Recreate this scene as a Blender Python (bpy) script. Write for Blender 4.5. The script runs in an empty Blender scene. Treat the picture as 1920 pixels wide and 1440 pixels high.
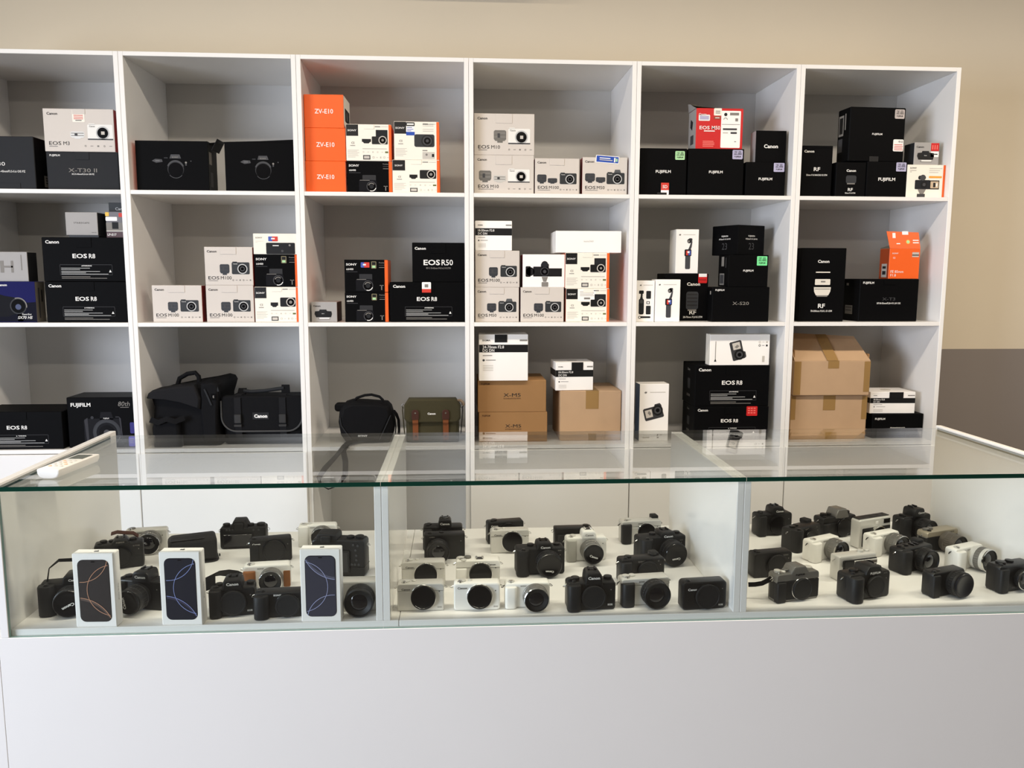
import bpy, bmesh, math, random
from mathutils import Vector, Matrix
random.seed(7)
SC = bpy.context.scene
COL = SC.collection
# ------------------------------------------------------------------ camera
cd = bpy.data.cameras.new('camera')
cam = bpy.data.objects.new('viewpoint', cd); COL.objects.link(cam)
RT = Vector((0.997969, -0.063646, 0.002650)); UP = Vector((0.005642, 0.129750, 0.991531)); FW = Vector((0.063451, 0.989502, -0.129846))
cam.matrix_world = Matrix(((RT.x, UP.x, -FW.x, 1.76296), (RT.y, UP.y, -FW.y, -3.01008), (RT.z, UP.z, -FW.z, 1.5), (0, 0, 0, 1)))
cd.sensor_fit = 'HORIZONTAL'; cd.sensor_width = 36.0; cd.lens = 1537.614 * 36 / 1920; cd.clip_start = .02
SC.camera = cam
SC.view_settings.view_transform = 'Standard'; SC.view_settings.look = 'None'
SC.view_settings.gamma = 1.0; SC.view_settings.use_curve_mapping = False
SC.view_settings.exposure = -1.5
SC.cycles.transparent_max_bounces = 40; SC.cycles.max_bounces = 10; SC.cycles.diffuse_bounces = 6; SC.cycles.glossy_bounces = 4
# ------------------------------------------------------------------ world and lamps
wd = bpy.data.worlds.new('sky'); SC.world = wd; wd.use_nodes = True
wd.node_tree.nodes['Background'].inputs[0].default_value = (.80, .88, 1.0, 1); wd.node_tree.nodes['Background'].inputs[1].default_value = .5
def area(name, loc, target, sx, sy, power, col):
    l = bpy.data.lights.new(name, 'AREA'); l.shape = 'RECTANGLE'; l.size = sx; l.size_y = sy; l.energy = power; l.color = col
    o = bpy.data.objects.new(name, l); COL.objects.link(o); o.location = loc
    o.rotation_euler = (Vector(target) - Vector(loc)).to_track_quat('-Z', 'Y').to_euler(); return o
WARM = (1.0, .88, .73); NEUT = (1.0, .95, .87); COOL = (.78, .85, 1.0)
DL = area('daylight', (-2.36, -3.7, 1.35), (1.7, -1.5, .6), 2.2, 1.9, 292, COOL); DL.data.spread = math.radians(110)
CEIL_Z = 3.0
LAMPS = [(-.4, -1.35), (1.2, -1.35), (2.8, -1.35), (4.4, -1.35), (.1, -3.8), (1.8, -3.8), (3.5, -3.8)]
LAMP_W = [55, 63, 72, 112, 46, 46, 38]
# ------------------------------------------------------------------ materials
def lin(c):
    return tuple(((x / 255) / 12.92 if x / 255 <= .04045 else ((x / 255 + .055) / 1.055) ** 2.4) for x in c)
MATS = {}
def mat(name, rgb, rough=.5, metal=0, noise=.0, scale=30, coat=0, bump=0, emit=0, spec=.35):
    if name in MATS: return MATS[name]
    m = bpy.data.materials.new(name); m.use_nodes = True; nt = m.node_tree; b = nt.nodes['Principled BSDF']
    c = lin(rgb) + (1,)
    b.inputs['Base Color'].default_value = c; b.inputs['Roughness'].default_value = rough; b.inputs['Metallic'].default_value = metal
    b.inputs['Specular IOR Level'].default_value = spec
    if coat: b.inputs['Coat Weight'].default_value = coat; b.inputs['Coat Roughness'].default_value = .08
    if emit: b.inputs['Emission Color'].default_value = c; b.inputs['Emission Strength'].default_value = emit
    if noise or bump:
        tc = nt.nodes.new('ShaderNodeTexCoord'); n = nt.nodes.new('ShaderNodeTexNoise'); n.inputs['Scale'].default_value = scale; n.inputs['Detail'].default_value = 4
        nt.links.new(tc.outputs['Object'], n.inputs['Vector'])
        if noise:
            mr = nt.nodes.new('ShaderNodeMapRange'); mr.inputs['To Min'].default_value = 1 - noise; mr.inputs['To Max'].default_value = 1 + noise
            mx = nt.nodes.new('ShaderNodeMix'); mx.data_type = 'RGBA'; mx.blend_type = 'MULTIPLY'; mx.inputs['Factor'].default_value = 1
            nt.links.new(n.outputs['Fac'], mr.inputs['Value']); mx.inputs['A'].default_value = c
            nt.links.new(mr.outputs['Result'], mx.inputs['B']); nt.links.new(mx.outputs['Result'], b.inputs['Base Color'])
        if bump:
            bp = nt.nodes.new('ShaderNodeBump'); bp.inputs['Strength'].default_value = bump; bp.inputs['Distance'].default_value = .002
            nt.links.new(n.outputs['Fac'], bp.inputs['Height']); nt.links.new(bp.outputs['Normal'], b.inputs['Normal'])
    MATS[name] = m; return m
def glass_mat(name, tint, refl=1.0, dust=0.0):
    m = bpy.data.materials.new(name); m.use_nodes = True; nt = m.node_tree; nt.nodes.clear()
    out = nt.nodes.new('ShaderNodeOutputMaterial'); mix = nt.nodes.new('ShaderNodeMixShader')
    tr = nt.nodes.new('ShaderNodeBsdfTransparent'); gl = nt.nodes.new('ShaderNodeBsdfGlossy'); gl.inputs['Roughness'].default_value = .0
    tr.inputs[0].default_value = lin(tint) + (1,)
    g = nt.nodes.new('ShaderNodeNewGeometry'); d = nt.nodes.new('ShaderNodeVectorMath'); d.operation = 'DOT_PRODUCT'
    nt.links.new(g.outputs['Normal'], d.inputs[0]); nt.links.new(g.outputs['Incoming'], d.inputs[1])
    def M(op, a, b=None):
        n = nt.nodes.new('ShaderNodeMath'); n.operation = op
        for i, x in enumerate((a, b)):
            if x is None: continue
            if isinstance(x, (int, float)): n.inputs[i].default_value = x
            else: nt.links.new(x, n.inputs[i])
        return n.outputs[0]
    a = M('ABSOLUTE', d.outputs['Value']); s = M('POWER', M('SUBTRACT', 1.0, a), 5.0)
    f = M('MULTIPLY', M('ADD', M('MULTIPLY', s, .96), .04), refl)
    nt.links.new(f, mix.inputs[0]); nt.links.new(tr.outputs[0], mix.inputs[1]); nt.links.new(gl.outputs[0], mix.inputs[2])
    nt.links.new(mix.outputs[0], out.inputs[0]); MATS[name] = m; return m
WHITE = mat('white_laminate', (236, 234, 230), .30, noise=.012, scale=6)
WHITEG = mat('gloss_white_laminate', (236, 234, 230), .14, noise=.012, scale=6)
BACKP = mat('back_laminate', (204, 202, 197), .5, noise=.012, scale=5)
CREAM = mat('cream_wall_paint', (224, 212, 189), .85, noise=.03, scale=2.2, bump=.06)
GREYW = mat('grey_wall_paint', (140, 132, 126), .8, noise=.03, scale=3, bump=.05)
FLOORM = mat('floor_tile', (96, 90, 84), .35, noise=.06, scale=3)
CEILM = mat('ceiling_paint', (190, 186, 178), .9, noise=.01, scale=4)
GLASS = glass_mat('clear_glass', (252, 254, 253))
GEDGE = mat('green_glass_edge', (10, 52, 40), .12, spec=.6)
GEDGEL = mat('pale_glass_edge', (150, 178, 170), .2)
BLK = mat('black_card', (9, 9, 10), .55, noise=.1, scale=60, spec=.05)
BLK2 = mat('black_plastic', (18, 18, 19), .40, noise=.15, scale=200, spec=.42)
BLK3 = mat('black_gloss', (8, 8, 10), .18)
RUB = mat('black_rubber', (22, 22, 23), .58, noise=.2, scale=300, bump=.15, spec=.35)
CHARC = mat('charcoal_card', (38, 39, 41), .55, noise=.05, scale=40, spec=.12)
INK = mat('dark_ink', (28, 27, 28), .6)
GREYINK = mat('grey_ink', (128, 124, 118), .6)
PALEINK = mat('pale_ink', (196, 190, 180), .6)
DIMINK = mat('dim_grey_ink', (62, 62, 64), .6)
DIMMER = mat('faint_grey_ink', (36, 36, 38), .6)
WINK = mat('white_ink', (235, 233, 228), .55)
CWH = mat('warm_white_card', (207, 199, 190), .5, noise=.015, scale=20)
SWH = mat('cream_card', (240, 234, 220), .45, noise=.012, scale=20)
PWH = mat('bright_white_card', (246, 243, 238), .4, noise=.008, scale=20)
GCARD = mat('grey_card', (160, 157, 154), .5, noise=.02, scale=30)
ORANGE = mat('orange_card', (236, 98, 34), .45, noise=.02, scale=25)
REDD = mat('dark_red_card', (128, 30, 28), .5)
RED = mat('red_card', (200, 34, 34), .45, noise=.03, scale=20)
SILV = mat('silver_paint', (212, 210, 204), .33, metal=.3, noise=.03, scale=300)
DSILV = mat('dark_silver_paint', (128, 126, 122), .36, metal=.6, noise=.03, scale=300)
CHROME = mat('chrome', (215, 214, 210), .14, metal=1)
WPL = mat('white_plastic', (232, 230, 224), .35, noise=.01, scale=60)
BROWN = mat('brown_leather', (132, 82, 42), .55, noise=.12, scale=120, bump=.1)
KRAFT = mat('kraft_card', (182, 151, 118), .75, noise=.06, scale=18)
KRAFTD = mat('dark_kraft_card', (150, 112, 70), .75, noise=.06, scale=18)
KRAFTT = mat('kraft_tape', (150, 118, 72), .3, noise=.03, scale=20)
OLIVE = mat('olive_canvas', (58, 53, 32), .9, noise=.15, scale=250, bump=.2)
NYLON = mat('black_nylon', (12, 12, 14), .75, noise=.25, scale=350, bump=.25, spec=.12)
NYLON2 = mat('dark_grey_nylon', (26, 26, 28), .75, noise=.2, scale=350, bump=.2, spec=.12)
TAN = mat('tan_leather', (116, 64, 31), .5, noise=.1, scale=100)
DBROWN = mat('dark_brown_leather', (64, 34, 24), .5, noise=.1, scale=100)
LENSG = mat('lens_glass', (6, 7, 14), .04, coat=1.0)
BLUECARD = mat('deep_blue_card', (18, 18, 78), .45, spec=.06)
GREENST = mat('green_sticker', (168, 214, 160), .5)
GREENB = mat('bright_green_sticker', (120, 226, 150), .5)
LAVST = mat('lavender_sticker', (176, 172, 200), .5)
BLUEST = mat('blue_sticker', (34, 74, 168), .45)
YELST = mat('yellow_sticker', (232, 190, 80), .5)
REDINK = mat('red_ink', (206, 60, 48), .5)
BLUEINK = mat('blue_ink', (70, 90, 170), .5)
SCREEN = mat('dark_screen', (22, 22, 26), .12, coat=.6)
# ------------------------------------------------------------------ mesh helpers
_gl = {}
def glyphs(s, bold=0.0):
    k = (s, bold)
    if k not in _gl:
        cu = bpy.data.curves.new('lettering', 'FONT'); cu.body = s; cu.resolution_u = 2; cu.offset = bold
        o = bpy.data.objects.new('lettering', cu); COL.objects.link(o); bpy.context.view_layer.update()
        me = bpy.data.meshes.new_from_object(o.evaluated_get(bpy.context.evaluated_depsgraph_get()))
        vs = [(v.co.x, v.co.y) for v in me.vertices]; fs = [tuple(p.vertices) for p in me.polygons]
        bpy.data.objects.remove(o); bpy.data.curves.remove(cu); bpy.data.meshes.remove(me); _gl[k] = (vs, fs)
    return _gl[k]
def rrect(x0, x1, z0, z1, r, n=4):
    if not isinstance(r, (tuple, list)): r = (r,) * 4          # bl, br, tr, tl
    pts = []
    for (cx, cz, a0), q in zip(((x0, z0, 180), (x1, z0, 270), (x1, z1, 0), (x0, z1, 90)), r):
        q = max(q, 1e-5); sx = 1 if cx == x0 else -1; sz = 1 if cz == z0 else -1
        for i in range(n + 1):
            a = math.radians(a0 + 90 * i / n); pts.append((cx + sx * q + q * math.cos(a), cz + sz * q + q * math.sin(a)))
    return pts
def circ(x, z, r, n=28, rz=None): return [(x + r * math.cos(2 * math.pi * i / n), z + (rz or r) * math.sin(2 * math.pi * i / n)) for i in range(n)]
class MB:
    def __init__(s): s.v = []; s.f = []; s.m = []; s.mats = []
    def mi(s, m):
        if m not in s.mats: s.mats.append(m)
        return s.mats.index(m)
    def add(s, vs, fs, m):
        o = len(s.v); s.v += [tuple(p) for p in vs]; i = s.mi(m)
        for f in fs: s.f.append(tuple(a + o for a in f)); s.m.append(i)
    def poly(s, pts, m): s.add(pts, [tuple(range(len(pts)))], m)
    def chbox(s, x0, x1, y0, y1, z0, z1, b, m, F=None, R=None, L=None, T=None):
        X = (x0, x1); Y = (y0, y1); Z = (z0, z1); b = max(min(b, (x1 - x0) / 3, (y1 - y0) / 3, (z1 - z0) / 3), 1e-5)
        vs = []; idx = {}
        for i in (0, 1):
            for j in (0, 1):
                for k in (0, 1):
                    sx, sy, sz = (b if i == 0 else -b), (b if j == 0 else -b), (b if k == 0 else -b)
                    for ax, p in (('x', (X[i], Y[j] + sy, Z[k] + sz)), ('y', (X[i] + sx, Y[j], Z[k] + sz)), ('z', (X[i] + sx, Y[j] + sy, Z[k]))):
                        idx[(i, j, k, ax)] = len(vs); vs.append(p)
        def q(*a): return tuple(idx[t] for t in a)
        groups = {m: []}
        def put(mm, f): groups.setdefault(mm or m, []).append(f)
        put(L, q((0, 0, 0, 'x'), (0, 0, 1, 'x'), (0, 1, 1, 'x'), (0, 1, 0, 'x'))); put(R, q((1, 0, 0, 'x'), (1, 1, 0, 'x'), (1, 1, 1, 'x'), (1, 0, 1, 'x')))
        put(F, q((0, 0, 0, 'y'), (1, 0, 0, 'y'), (1, 0, 1, 'y'), (0, 0, 1, 'y'))); put(m, q((0, 1, 0, 'y'), (0, 1, 1, 'y'), (1, 1, 1, 'y'), (1, 1, 0, 'y')))
        put(m, q((0, 0, 0, 'z'), (0, 1, 0, 'z'), (1, 1, 0, 'z'), (1, 0, 0, 'z'))); put(T, q((0, 0, 1, 'z'), (1, 0, 1, 'z'), (1, 1, 1, 'z'), (0, 1, 1, 'z')))
        for i in (0, 1):
            for j in (0, 1): put(m, q((i, j, 0, 'x'), (i, j, 1, 'x'), (i, j, 1, 'y'), (i, j, 0, 'y')))
            for k in (0, 1): put(m, q((i, 0, k, 'x'), (i, 1, k, 'x'), (i, 1, k, 'z'), (i, 0, k, 'z')))
        for j in (0, 1):
            for k in (0, 1): put(m, q((0, j, k, 'y'), (1, j, k, 'y'), (1, j, k, 'z'), (0, j, k, 'z')))
        for i in (0, 1):
            for j in (0, 1):
                for k in (0, 1): put(m, q((i, j, k, 'x'), (i, j, k, 'y'), (i, j, k, 'z')))
        o = len(s.v); s.v += vs
        for mm, fl in groups.items():
            n = s.mi(mm)
            for f in fl: s.f.append(tuple(a + o for a in f)); s.m.append(n)
        return s
    def prism(s, out, axis, a0, a1, bev, m, capm=None, taper=1.0, shift=(0, 0)):
        xs = [p[0] for p in out]; zs = [p[1] for p in out]; cx, cz = (min(xs) + max(xs)) / 2, (min(zs) + max(zs)) / 2
        W, H = max(xs) - min(xs), max(zs) - min(zs); sg = 1 if a1 > a0 else -1; n = len(out)
        def ring(a, ins, tp, sh):
            kx, kz = tp * (W - 2 * ins) / W, tp * (H - 2 * ins) / H; r = []
            for x, z in out:
                px, pz = cx + (x - cx) * kx + sh[0], cz + (z - cz) * kz + sh[1]
                r.append((px, a, pz) if axis == 'y' else (px, pz, a) if axis == 'z' else (a, px, pz))
            return r
        z0 = (0, 0)
        if bev > 0:
            k = .3 * bev
            R = [ring(a0, bev, 1, z0), ring(a0 + sg * k, k, 1, z0), ring(a0 + sg * bev, 0, 1, z0), ring(a1 - sg * bev, 0, taper, shift), ring(a1 - sg * k, k, taper, shift), ring(a1, bev, taper, shift)]
        else: R = [ring(a0, 0, 1, z0), ring(a1, 0, taper, shift)]
        vs = [p for r in R for p in r]; fs = []
        for j in range(len(R) - 1):
            for i in range(n): fs.append((j * n + i, j * n + (i + 1) % n, (j + 1) * n + (i + 1) % n, (j + 1) * n + i))
        s.add(vs, fs, m)
        s.poly(R[0], capm or m); s.poly(R[-1][::-1], capm or m); return s
    def lathe(s, prof, axis, c, m, seg=32, caps=(1, 1)):
        # prof [(r, a)] along axis; '-y' grows towards the viewer, 'z' grows up
        vs = []; fs = []; n = seg
        for j, p in enumerate(prof):
            r, a = p[0], p[1]; rib = len(p) > 2
            for i in range(n):
                t = 2 * math.pi * i / n; rr = r * (1 - (.035 if rib and i % 2 else 0))
                x, y = rr * math.cos(t), rr * math.sin(t)
                vs.append((c[0] + x, c[1] - a, c[2] + y) if axis == '-y' else (c[0] + x, c[1] + y, c[2] + a) if axis == 'z' else (c[0] + a, c[1] + x, c[2] + y))
        for j in range(len(prof) - 1):
            for i in range(n): fs.append((j * n + i, j * n + (i + 1) % n, (j + 1) * n + (i + 1) % n, (j + 1) * n + i))
        if caps[0]: fs.append(tuple(range(n)))
        if caps[1]: fs.append(tuple((len(prof) - 1) * n + i for i in range(n)))
        s.add(vs, fs, m); return s
    def tube(s, path, r, m, seg=8, closed=False):
        P = [Vector(p) for p in path]; n = len(P); vs = []; fs = []; up = None
        for i, p in enumerate(P):
            t = (P[(i + 1) % n] - P[i - 1]) if closed else (P[min(i + 1, n - 1)] - P[max(i - 1, 0)])
            t.normalize()
            if up is None: up = t.orthogonal().normalized()
            up = (up - t * up.dot(t)).normalized(); b = t.cross(up)
            for k in range(seg):
                a = 2 * math.pi * k / seg; vs.append(p + (up * math.cos(a) + b * math.sin(a)) * r)
        for i in range(n if closed else n - 1):
            for k in range(seg): fs.append((i * seg + k, i * seg + (k + 1) % seg, ((i + 1) % n) * seg + (k + 1) % seg, ((i + 1) % n) * seg + k))
        if not closed: fs.append(tuple(range(seg))); fs.append(tuple((n - 1) * seg + k for k in range(seg)))
        s.add(vs, fs, m); return s
    def ribbon(s, path, wv, w, th, m):
        P = [Vector(p) for p in path]; n = len(P); vs = []; fs = []
        for i, p in enumerate(P):
            t = (P[min(i + 1, n - 1)] - P[max(i - 1, 0)]).normalized(); wd = Vector(wv[i] if isinstance(wv, list) else wv).normalized()
            wd = (wd - t * wd.dot(t)).normalized(); nn = t.cross(wd)
            for a, b in ((-1, -1), (1, -1), (1, 1), (-1, 1)): vs.append(p + wd * (a * w / 2) + nn * (b * th / 2))
        for i in range(n - 1):
            for k in range(4): fs.append((i * 4 + k, i * 4 + (k + 1) % 4, i * 4 + 4 + (k + 1) % 4, i * 4 + 4 + k))
        fs.append((0, 1, 2, 3)); fs.append(tuple(n * 4 - 4 + k for k in range(4)))
        s.add(vs, fs, m); return s
    def text(s, fr, t, x, y, h, m, al='L', bold=.0, sx=1.0, shear=0.0, lift=.0004):
        bold *= .5; vs, fs = glyphs(t, round(bold, 4)); H = .70 + 2 * bold          # cap height of the built-in face
        k = h / H; xs = [p[0] for p in vs]
        if not xs: return 0
        w0, w1 = min(xs), max(xs); ox = -w0 if al == 'L' else -(w0 + w1) / 2 if al == 'C' else -w1
        O, U, V, N = fr
        pts = [O + U * (x + (px + ox + shear * (py - H / 2)) * k * sx) + V * (y - (py + bold - H / 2) * k) + N * lift for px, py in vs]
        s.add(pts, fs, m); return (w1 - w0) * k * sx
    def build(s, name, parent=None, loc=(0, 0, 0), rot=(0, 0, 0), ang=35):
        me = bpy.data.meshes.new(name); me.from_pydata([tuple(p) for p in s.v], [], s.f)
        for m in s.mats: me.materials.append(m)
        me.polygons.foreach_set('material_index', s.m)
        bm = bmesh.new(); bm.from_mesh(me)
        solid = [f for f in bm.faces]
        bmesh.ops.recalc_face_normals(bm, faces=solid); bm.to_mesh(me); bm.free()
        me.polygons.foreach_set('use_smooth', [True] * len(me.polygons)); me.set_sharp_from_angle(angle=math.radians(ang)); me.update()
        o = bpy.data.objects.new(name, me); COL.objects.link(o); o.location = loc; o.rotation_euler = rot
        if parent: o.parent = parent
        return o
def tag(o, label, cat, group=None):
    o['label'] = label; o['category'] = cat
    if group: o['group'] = group
    return o
def empty(name, loc, rz=0):
    o = bpy.data.objects.new(name, None); COL.objects.link(o); o.location = loc; o.rotation_euler = (0, 0, rz); o.empty_display_size = .05; return o
def frame(w, d, h, side='F'):
    V = Vector
    if side == 'F': return (V((-w / 2, -d / 2, h)), V((1, 0, 0)), V((0, 0, -1)), V((0, -1, 0)))
    if side == 'R': return (V((w / 2, -d / 2, h)), V((0, 1, 0)), V((0, 0, -1)), V((1, 0, 0)))
    if side == 'L': return (V((-w / 2, d / 2, h)), V((0, -1, 0)), V((0, 0, -1)), V((-1, 0, 0)))
    if side == 'T': return (V((-w / 2, d / 2, h)), V((1, 0, 0)), V((0, -1, 0)), V((0, 0, 1)))
class Print:
    """print on one face of a box, in fractions of the face"""
    def __init__(s, mb, w, d, h, side='F'):
        s.mb = mb; s.fr = frame(w, d, h, side); s.W = w if side in 'FT' else d; s.H = h if side != 'T' else d
    def p(s, pts, m, ly=1):
        O, U, V, N = s.fr; s.mb.poly([O + U * (u * s.W) + V * (v * s.H) + N * (.0003 * ly) for u, v in pts], m)
    def r(s, u0, v0, u1, v1, m, ly=1, rad=0):
        if rad:
            q = [(x / s.W, y / s.H) for x, y in rrect(u0 * s.W, u1 * s.W, v0 * s.H, v1 * s.H, rad * s.H)]; s.p(q, m, ly)
        else: s.p([(u0, v0), (u1, v0), (u1, v1), (u0, v1)], m, ly)
    def c(s, u, v, r, m, ly=1, n=24): s.p([(u + r * s.H / s.W * math.cos(2 * math.pi * i / n), v + r * math.sin(2 * math.pi * i / n)) for i in range(n)], m, ly)
    def arc(s, u, v, r, a0, a1, th, m, ly=1, n=20):
        k = s.H / s.W
        for i in range(n):
            a, b = math.radians(a0 + (a1 - a0) * i / n), math.radians(a0 + (a1 - a0) * (i + 1) / n)
            s.p([(u + k * (r - th) * math.cos(a), v + (r - th) * math.sin(a)), (u + k * (r + th) * math.cos(a), v + (r + th) * math.sin(a)), (u + k * (r + th) * math.cos(b), v + (r + th) * math.sin(b)), (u + k * (r - th) * math.cos(b), v + (r - th) * math.sin(b))], m, ly)
    def t(s, txt, u, v, h, m, al='L', bold=.0, sx=1.0, shear=0, ly=2): return s.mb.text(s.fr, txt, u * s.W, v * s.H, h * s.H, m, al, bold, sx, shear, .0003 * ly) / s.W
    def lines(s, u, vs, m, h=.012, ly=2):
        for v, u1 in vs: s.r(u, v, u1, v + h, m, ly)
# ------------------------------------------------------------------ the room
def struct(o): o['kind'] = 'structure'; return o
def slab(name, x0, x1, y0, y1, z0, z1, m): return struct(MB().chbox(x0, x1, y0, y1, z0, z1, .001, m).build(name))
WY = .435
slab('floor', -2.4, 6.0, -6.6, WY + .12, -.1, 0, FLOORM)
slab('ceiling', -2.4, 6.0, -6.6, WY + .12, CEIL_Z, CEIL_Z + .1, CEILM)
w = MB(); w.chbox(-2.4, 6.0, WY, WY + .12, 1.191, CEIL_Z, .0005, CREAM); w.chbox(-2.4, 6.0, WY - .0005, WY + .12, 0, 1.191, .0005, GREYW)
struct(w.build('wall_back'))
w = MB()
for a in ((-6.6, -5.0, 0, CEIL_Z), (-2.4, WY + .12, 0, CEIL_Z), (-5.0, -2.4, 0, .35), (-5.0, -2.4, 2.4, CEIL_Z)): w.chbox(-2.52, -2.4, a[0], a[1], a[2], a[3], .0005, GREYW)
struct(w.build('wall_left'))
slab('wall_right', 6.0, 6.12, -6.6, WY + .12, 0, CEIL_Z, GREYW)
slab('wall_front', -2.4, 6.0, -6.72, -6.6, 0, CEIL_Z, GREYW)
for i, (x, y) in enumerate(LAMPS):
    L = empty('ceiling_light', (x, y, CEIL_Z))
    tag(L, 'long slim ceiling light %s' % ['beyond the left end of the glass counter', 'above the left half of the glass counter', 'above the right half of the glass counter', 'beyond the right end of the glass counter', 'behind the viewer at the left', 'behind the viewer in the middle', 'behind the viewer at the right'][i], 'ceiling light', 'ceiling lights')
    MB().chbox(-.62, .62, -.09, .09, -.05, -.0002, .004, mat('lamp_housing', (225, 225, 225), .4)).build('lamp_housing', L)
    MB().chbox(-.60, .60, -.075, .075, -.054, -.0505, .001, mat('lamp_diffuser', (255, 244, 226), .5, emit=2.0)).build('lamp_diffuser', L)
    a = area('lamp_light', (0, 0, -.06), (0, 0, -2), 1.2, .15, LAMP_W[i], NEUT if x < 1 else WARM); a.parent = L
# ------------------------------------------------------------------ shelving
ZT, B = 2.262, (1.7973, 1.3331, .8740, .40)
TK = .0145; DP = .4226
def shelf_unit(k, label, door=True):
    x0, x1 = .6 * k + .0005, .6 * k + .5995
    U = empty('shelving_unit', ((x0 + x1) / 2, 0, 0)); ox = -(x0 + x1) / 2
    tag(U, label, 'shelving unit', 'white shelving units along the back wall')
    MB().chbox(x0 + ox, x0 + ox + .016, 0, DP, 0, ZT, .0008, WHITE).build('side_panel', U)
    MB().chbox(x1 + ox - .016, x1 + ox, 0, DP, 0, ZT, .0008, WHITE).build('side_panel', U)
    a, b = x0 + ox + .0162, x1 + ox - .0162
    MB().chbox(a, b, 0, DP - .008, ZT - TK, ZT, .0008, WHITE).build('top_panel', U)
    for z in B + (.08,): MB().chbox(a, b, .0005, DP - .008, z - TK, z, .0008, WHITE).build('shelf_board', U)
    MB().chbox(a, b, DP - .0075, DP, .0, ZT, .0003, BACKP).build('back_panel', U)
    if door: MB().chbox(x0 + ox + .0015, x1 + ox - .0015, -.017, -.0006, .03, .8585, .0012, WHITE).build('door', U)
    return U
shelf_unit(0, 'leftmost white shelving unit, cut by the photo edge, holding black camera boxes')
shelf_unit(1, 'white shelving unit with two black bags on its lower open shelf')
shelf_unit(2, 'white shelving unit with orange boxes on top and an olive bag below', door=False)
shelf_unit(3, 'white shelving unit with brown cartons under white lens boxes at the middle')
shelf_unit(4, 'white shelving unit with the torn red box on its upper shelf')
shelf_unit(5, 'rightmost white shelving unit, next to the bare wall')
# ------------------------------------------------------------------ glass display counter
CX0, CX1, CYF, CYB, CZ = .757, 3.2045, -1.231, -.615, 1.05
ctr = empty('display_counter', ((CX0 + CX1) / 2, -.92, 0)); ox, oy = -(CX0 + CX1) / 2, .92
tag(ctr, 'long white counter with a three-bay glass display case on top', 'display counter')
def cpart(name, x0, x1, y0, y1, z0, z1, m, b=.001, **k): return MB().chbox(x0 + ox, x1 + ox, y0 + oy, y1 + oy, z0, z1, b, m, **k).build(name, ctr)
cpart('front_panel', .7495, 3.22, CYF, CYF + .018, .06, .7105, WHITE)
cpart('base_side_panel', .728, .749, CYF, -.545, 0, .7105, WHITE)
cpart('base_side_panel', 3.2205, 3.24, CYF, -.545, 0, .7105, WHITE)
cpart('back_panel', .7495, 3.22, -.565, -.545, .0, .7105, WHITE)
cpart('plinth', .7495, 3.22, CYF + .04, CYF + .055, 0, .0595, WHITE)
cpart('display_deck', CX0 + .0155, 1.6212, CYF + .0105, -.545, .7108, .7252, WHITE); cpart('display_deck', 1.6224, CX1 - .0005, CYF + .0105, -.545, .7108, .7252, WHITE)
cpart('side_panel', .755, .772, CYF, CYB, .7108, 1.056, WHITEG)
cpart('side_panel', 3.2045, 3.2205, CYF, CYB - .03, .7108, 1.056, WHITEG)
DIV = ((1.571, 1.587, 1.603), (2.395, 2.411, 2.427))
for a, m_, b_ in DIV:
    cpart('divider', a, m_ - .0003, CYF + .0105, CYB - .01, .7254, 1.0395, WHITEG); cpart('divider', m_ + .0003, b_, CYF + .0105, CYB - .01, .7254, 1.0395, WHITEG)
def pane(name, x0, x1, y0, y1, z0, z1, big, edge, inner=(0, 0), back=None):
    mb = MB(); vs = [(x, y, z) for x in (x0 + ox, x1 + ox) for y in (y0 + oy, y1 + oy) for z in (z0, z1)]
    F = {'x': [(0, 1, 3, 2), (4, 6, 7, 5)], 'y': [(0, 4, 5, 1), (2, 3, 7, 6)], 'z': [(0, 2, 6, 4), (1, 5, 7, 3)]}
    for ax, fl in F.items():
        for n, f in enumerate(fl):
            if ax == 'x' and inner[n]: continue                   # butt joint: the two panes read as one sheet
            mb.add(vs, [f], GLASS if ax == big else (back if back and ax == 'y' and n else edge))
    return mb.build(name, ctr)
XS = (.7725, 1.587, 2.411, 3.204)
for i in range(3):
    pane('glass_top', XS[i] + .0003, XS[i + 1] - .0003, CYF, -.655, 1.040, 1.050, 'z', GEDGE, (i > 0, i < 2), GLASS)
    pane('glass_front', XS[i] + .0003, XS[i + 1] - .0003, CYF + .001, CYF + .009, .7108, 1.0395, 'y', GEDGEL, (i > 0, i < 2))
# ------------------------------------------------------------------ air conditioner on the wall above the shelves
ac = empty('air_conditioner', (1.752, WY - .001, 2.628)); tag(ac, 'wall air conditioner at the top edge of the photo, only its underside showing', 'air conditioner')
MB().prism([(-.0, .0), (-.16, .0), (-.215, .05), (-.22, .22), (-.18, .29), (-.0, .30)], 'x', -.41, .41, .006, WPL).build('housing', ac)
MB().chbox(-.36, .36, -.19, -.06, -.004, .004, .001, BLK2).build('air_outlet', ac)
for t in (-.2, .2): MB().chbox(t - .15, t + .15, -.14, -.11, -.012, -.0042, .001, WPL).build('louvre', ac)
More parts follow.
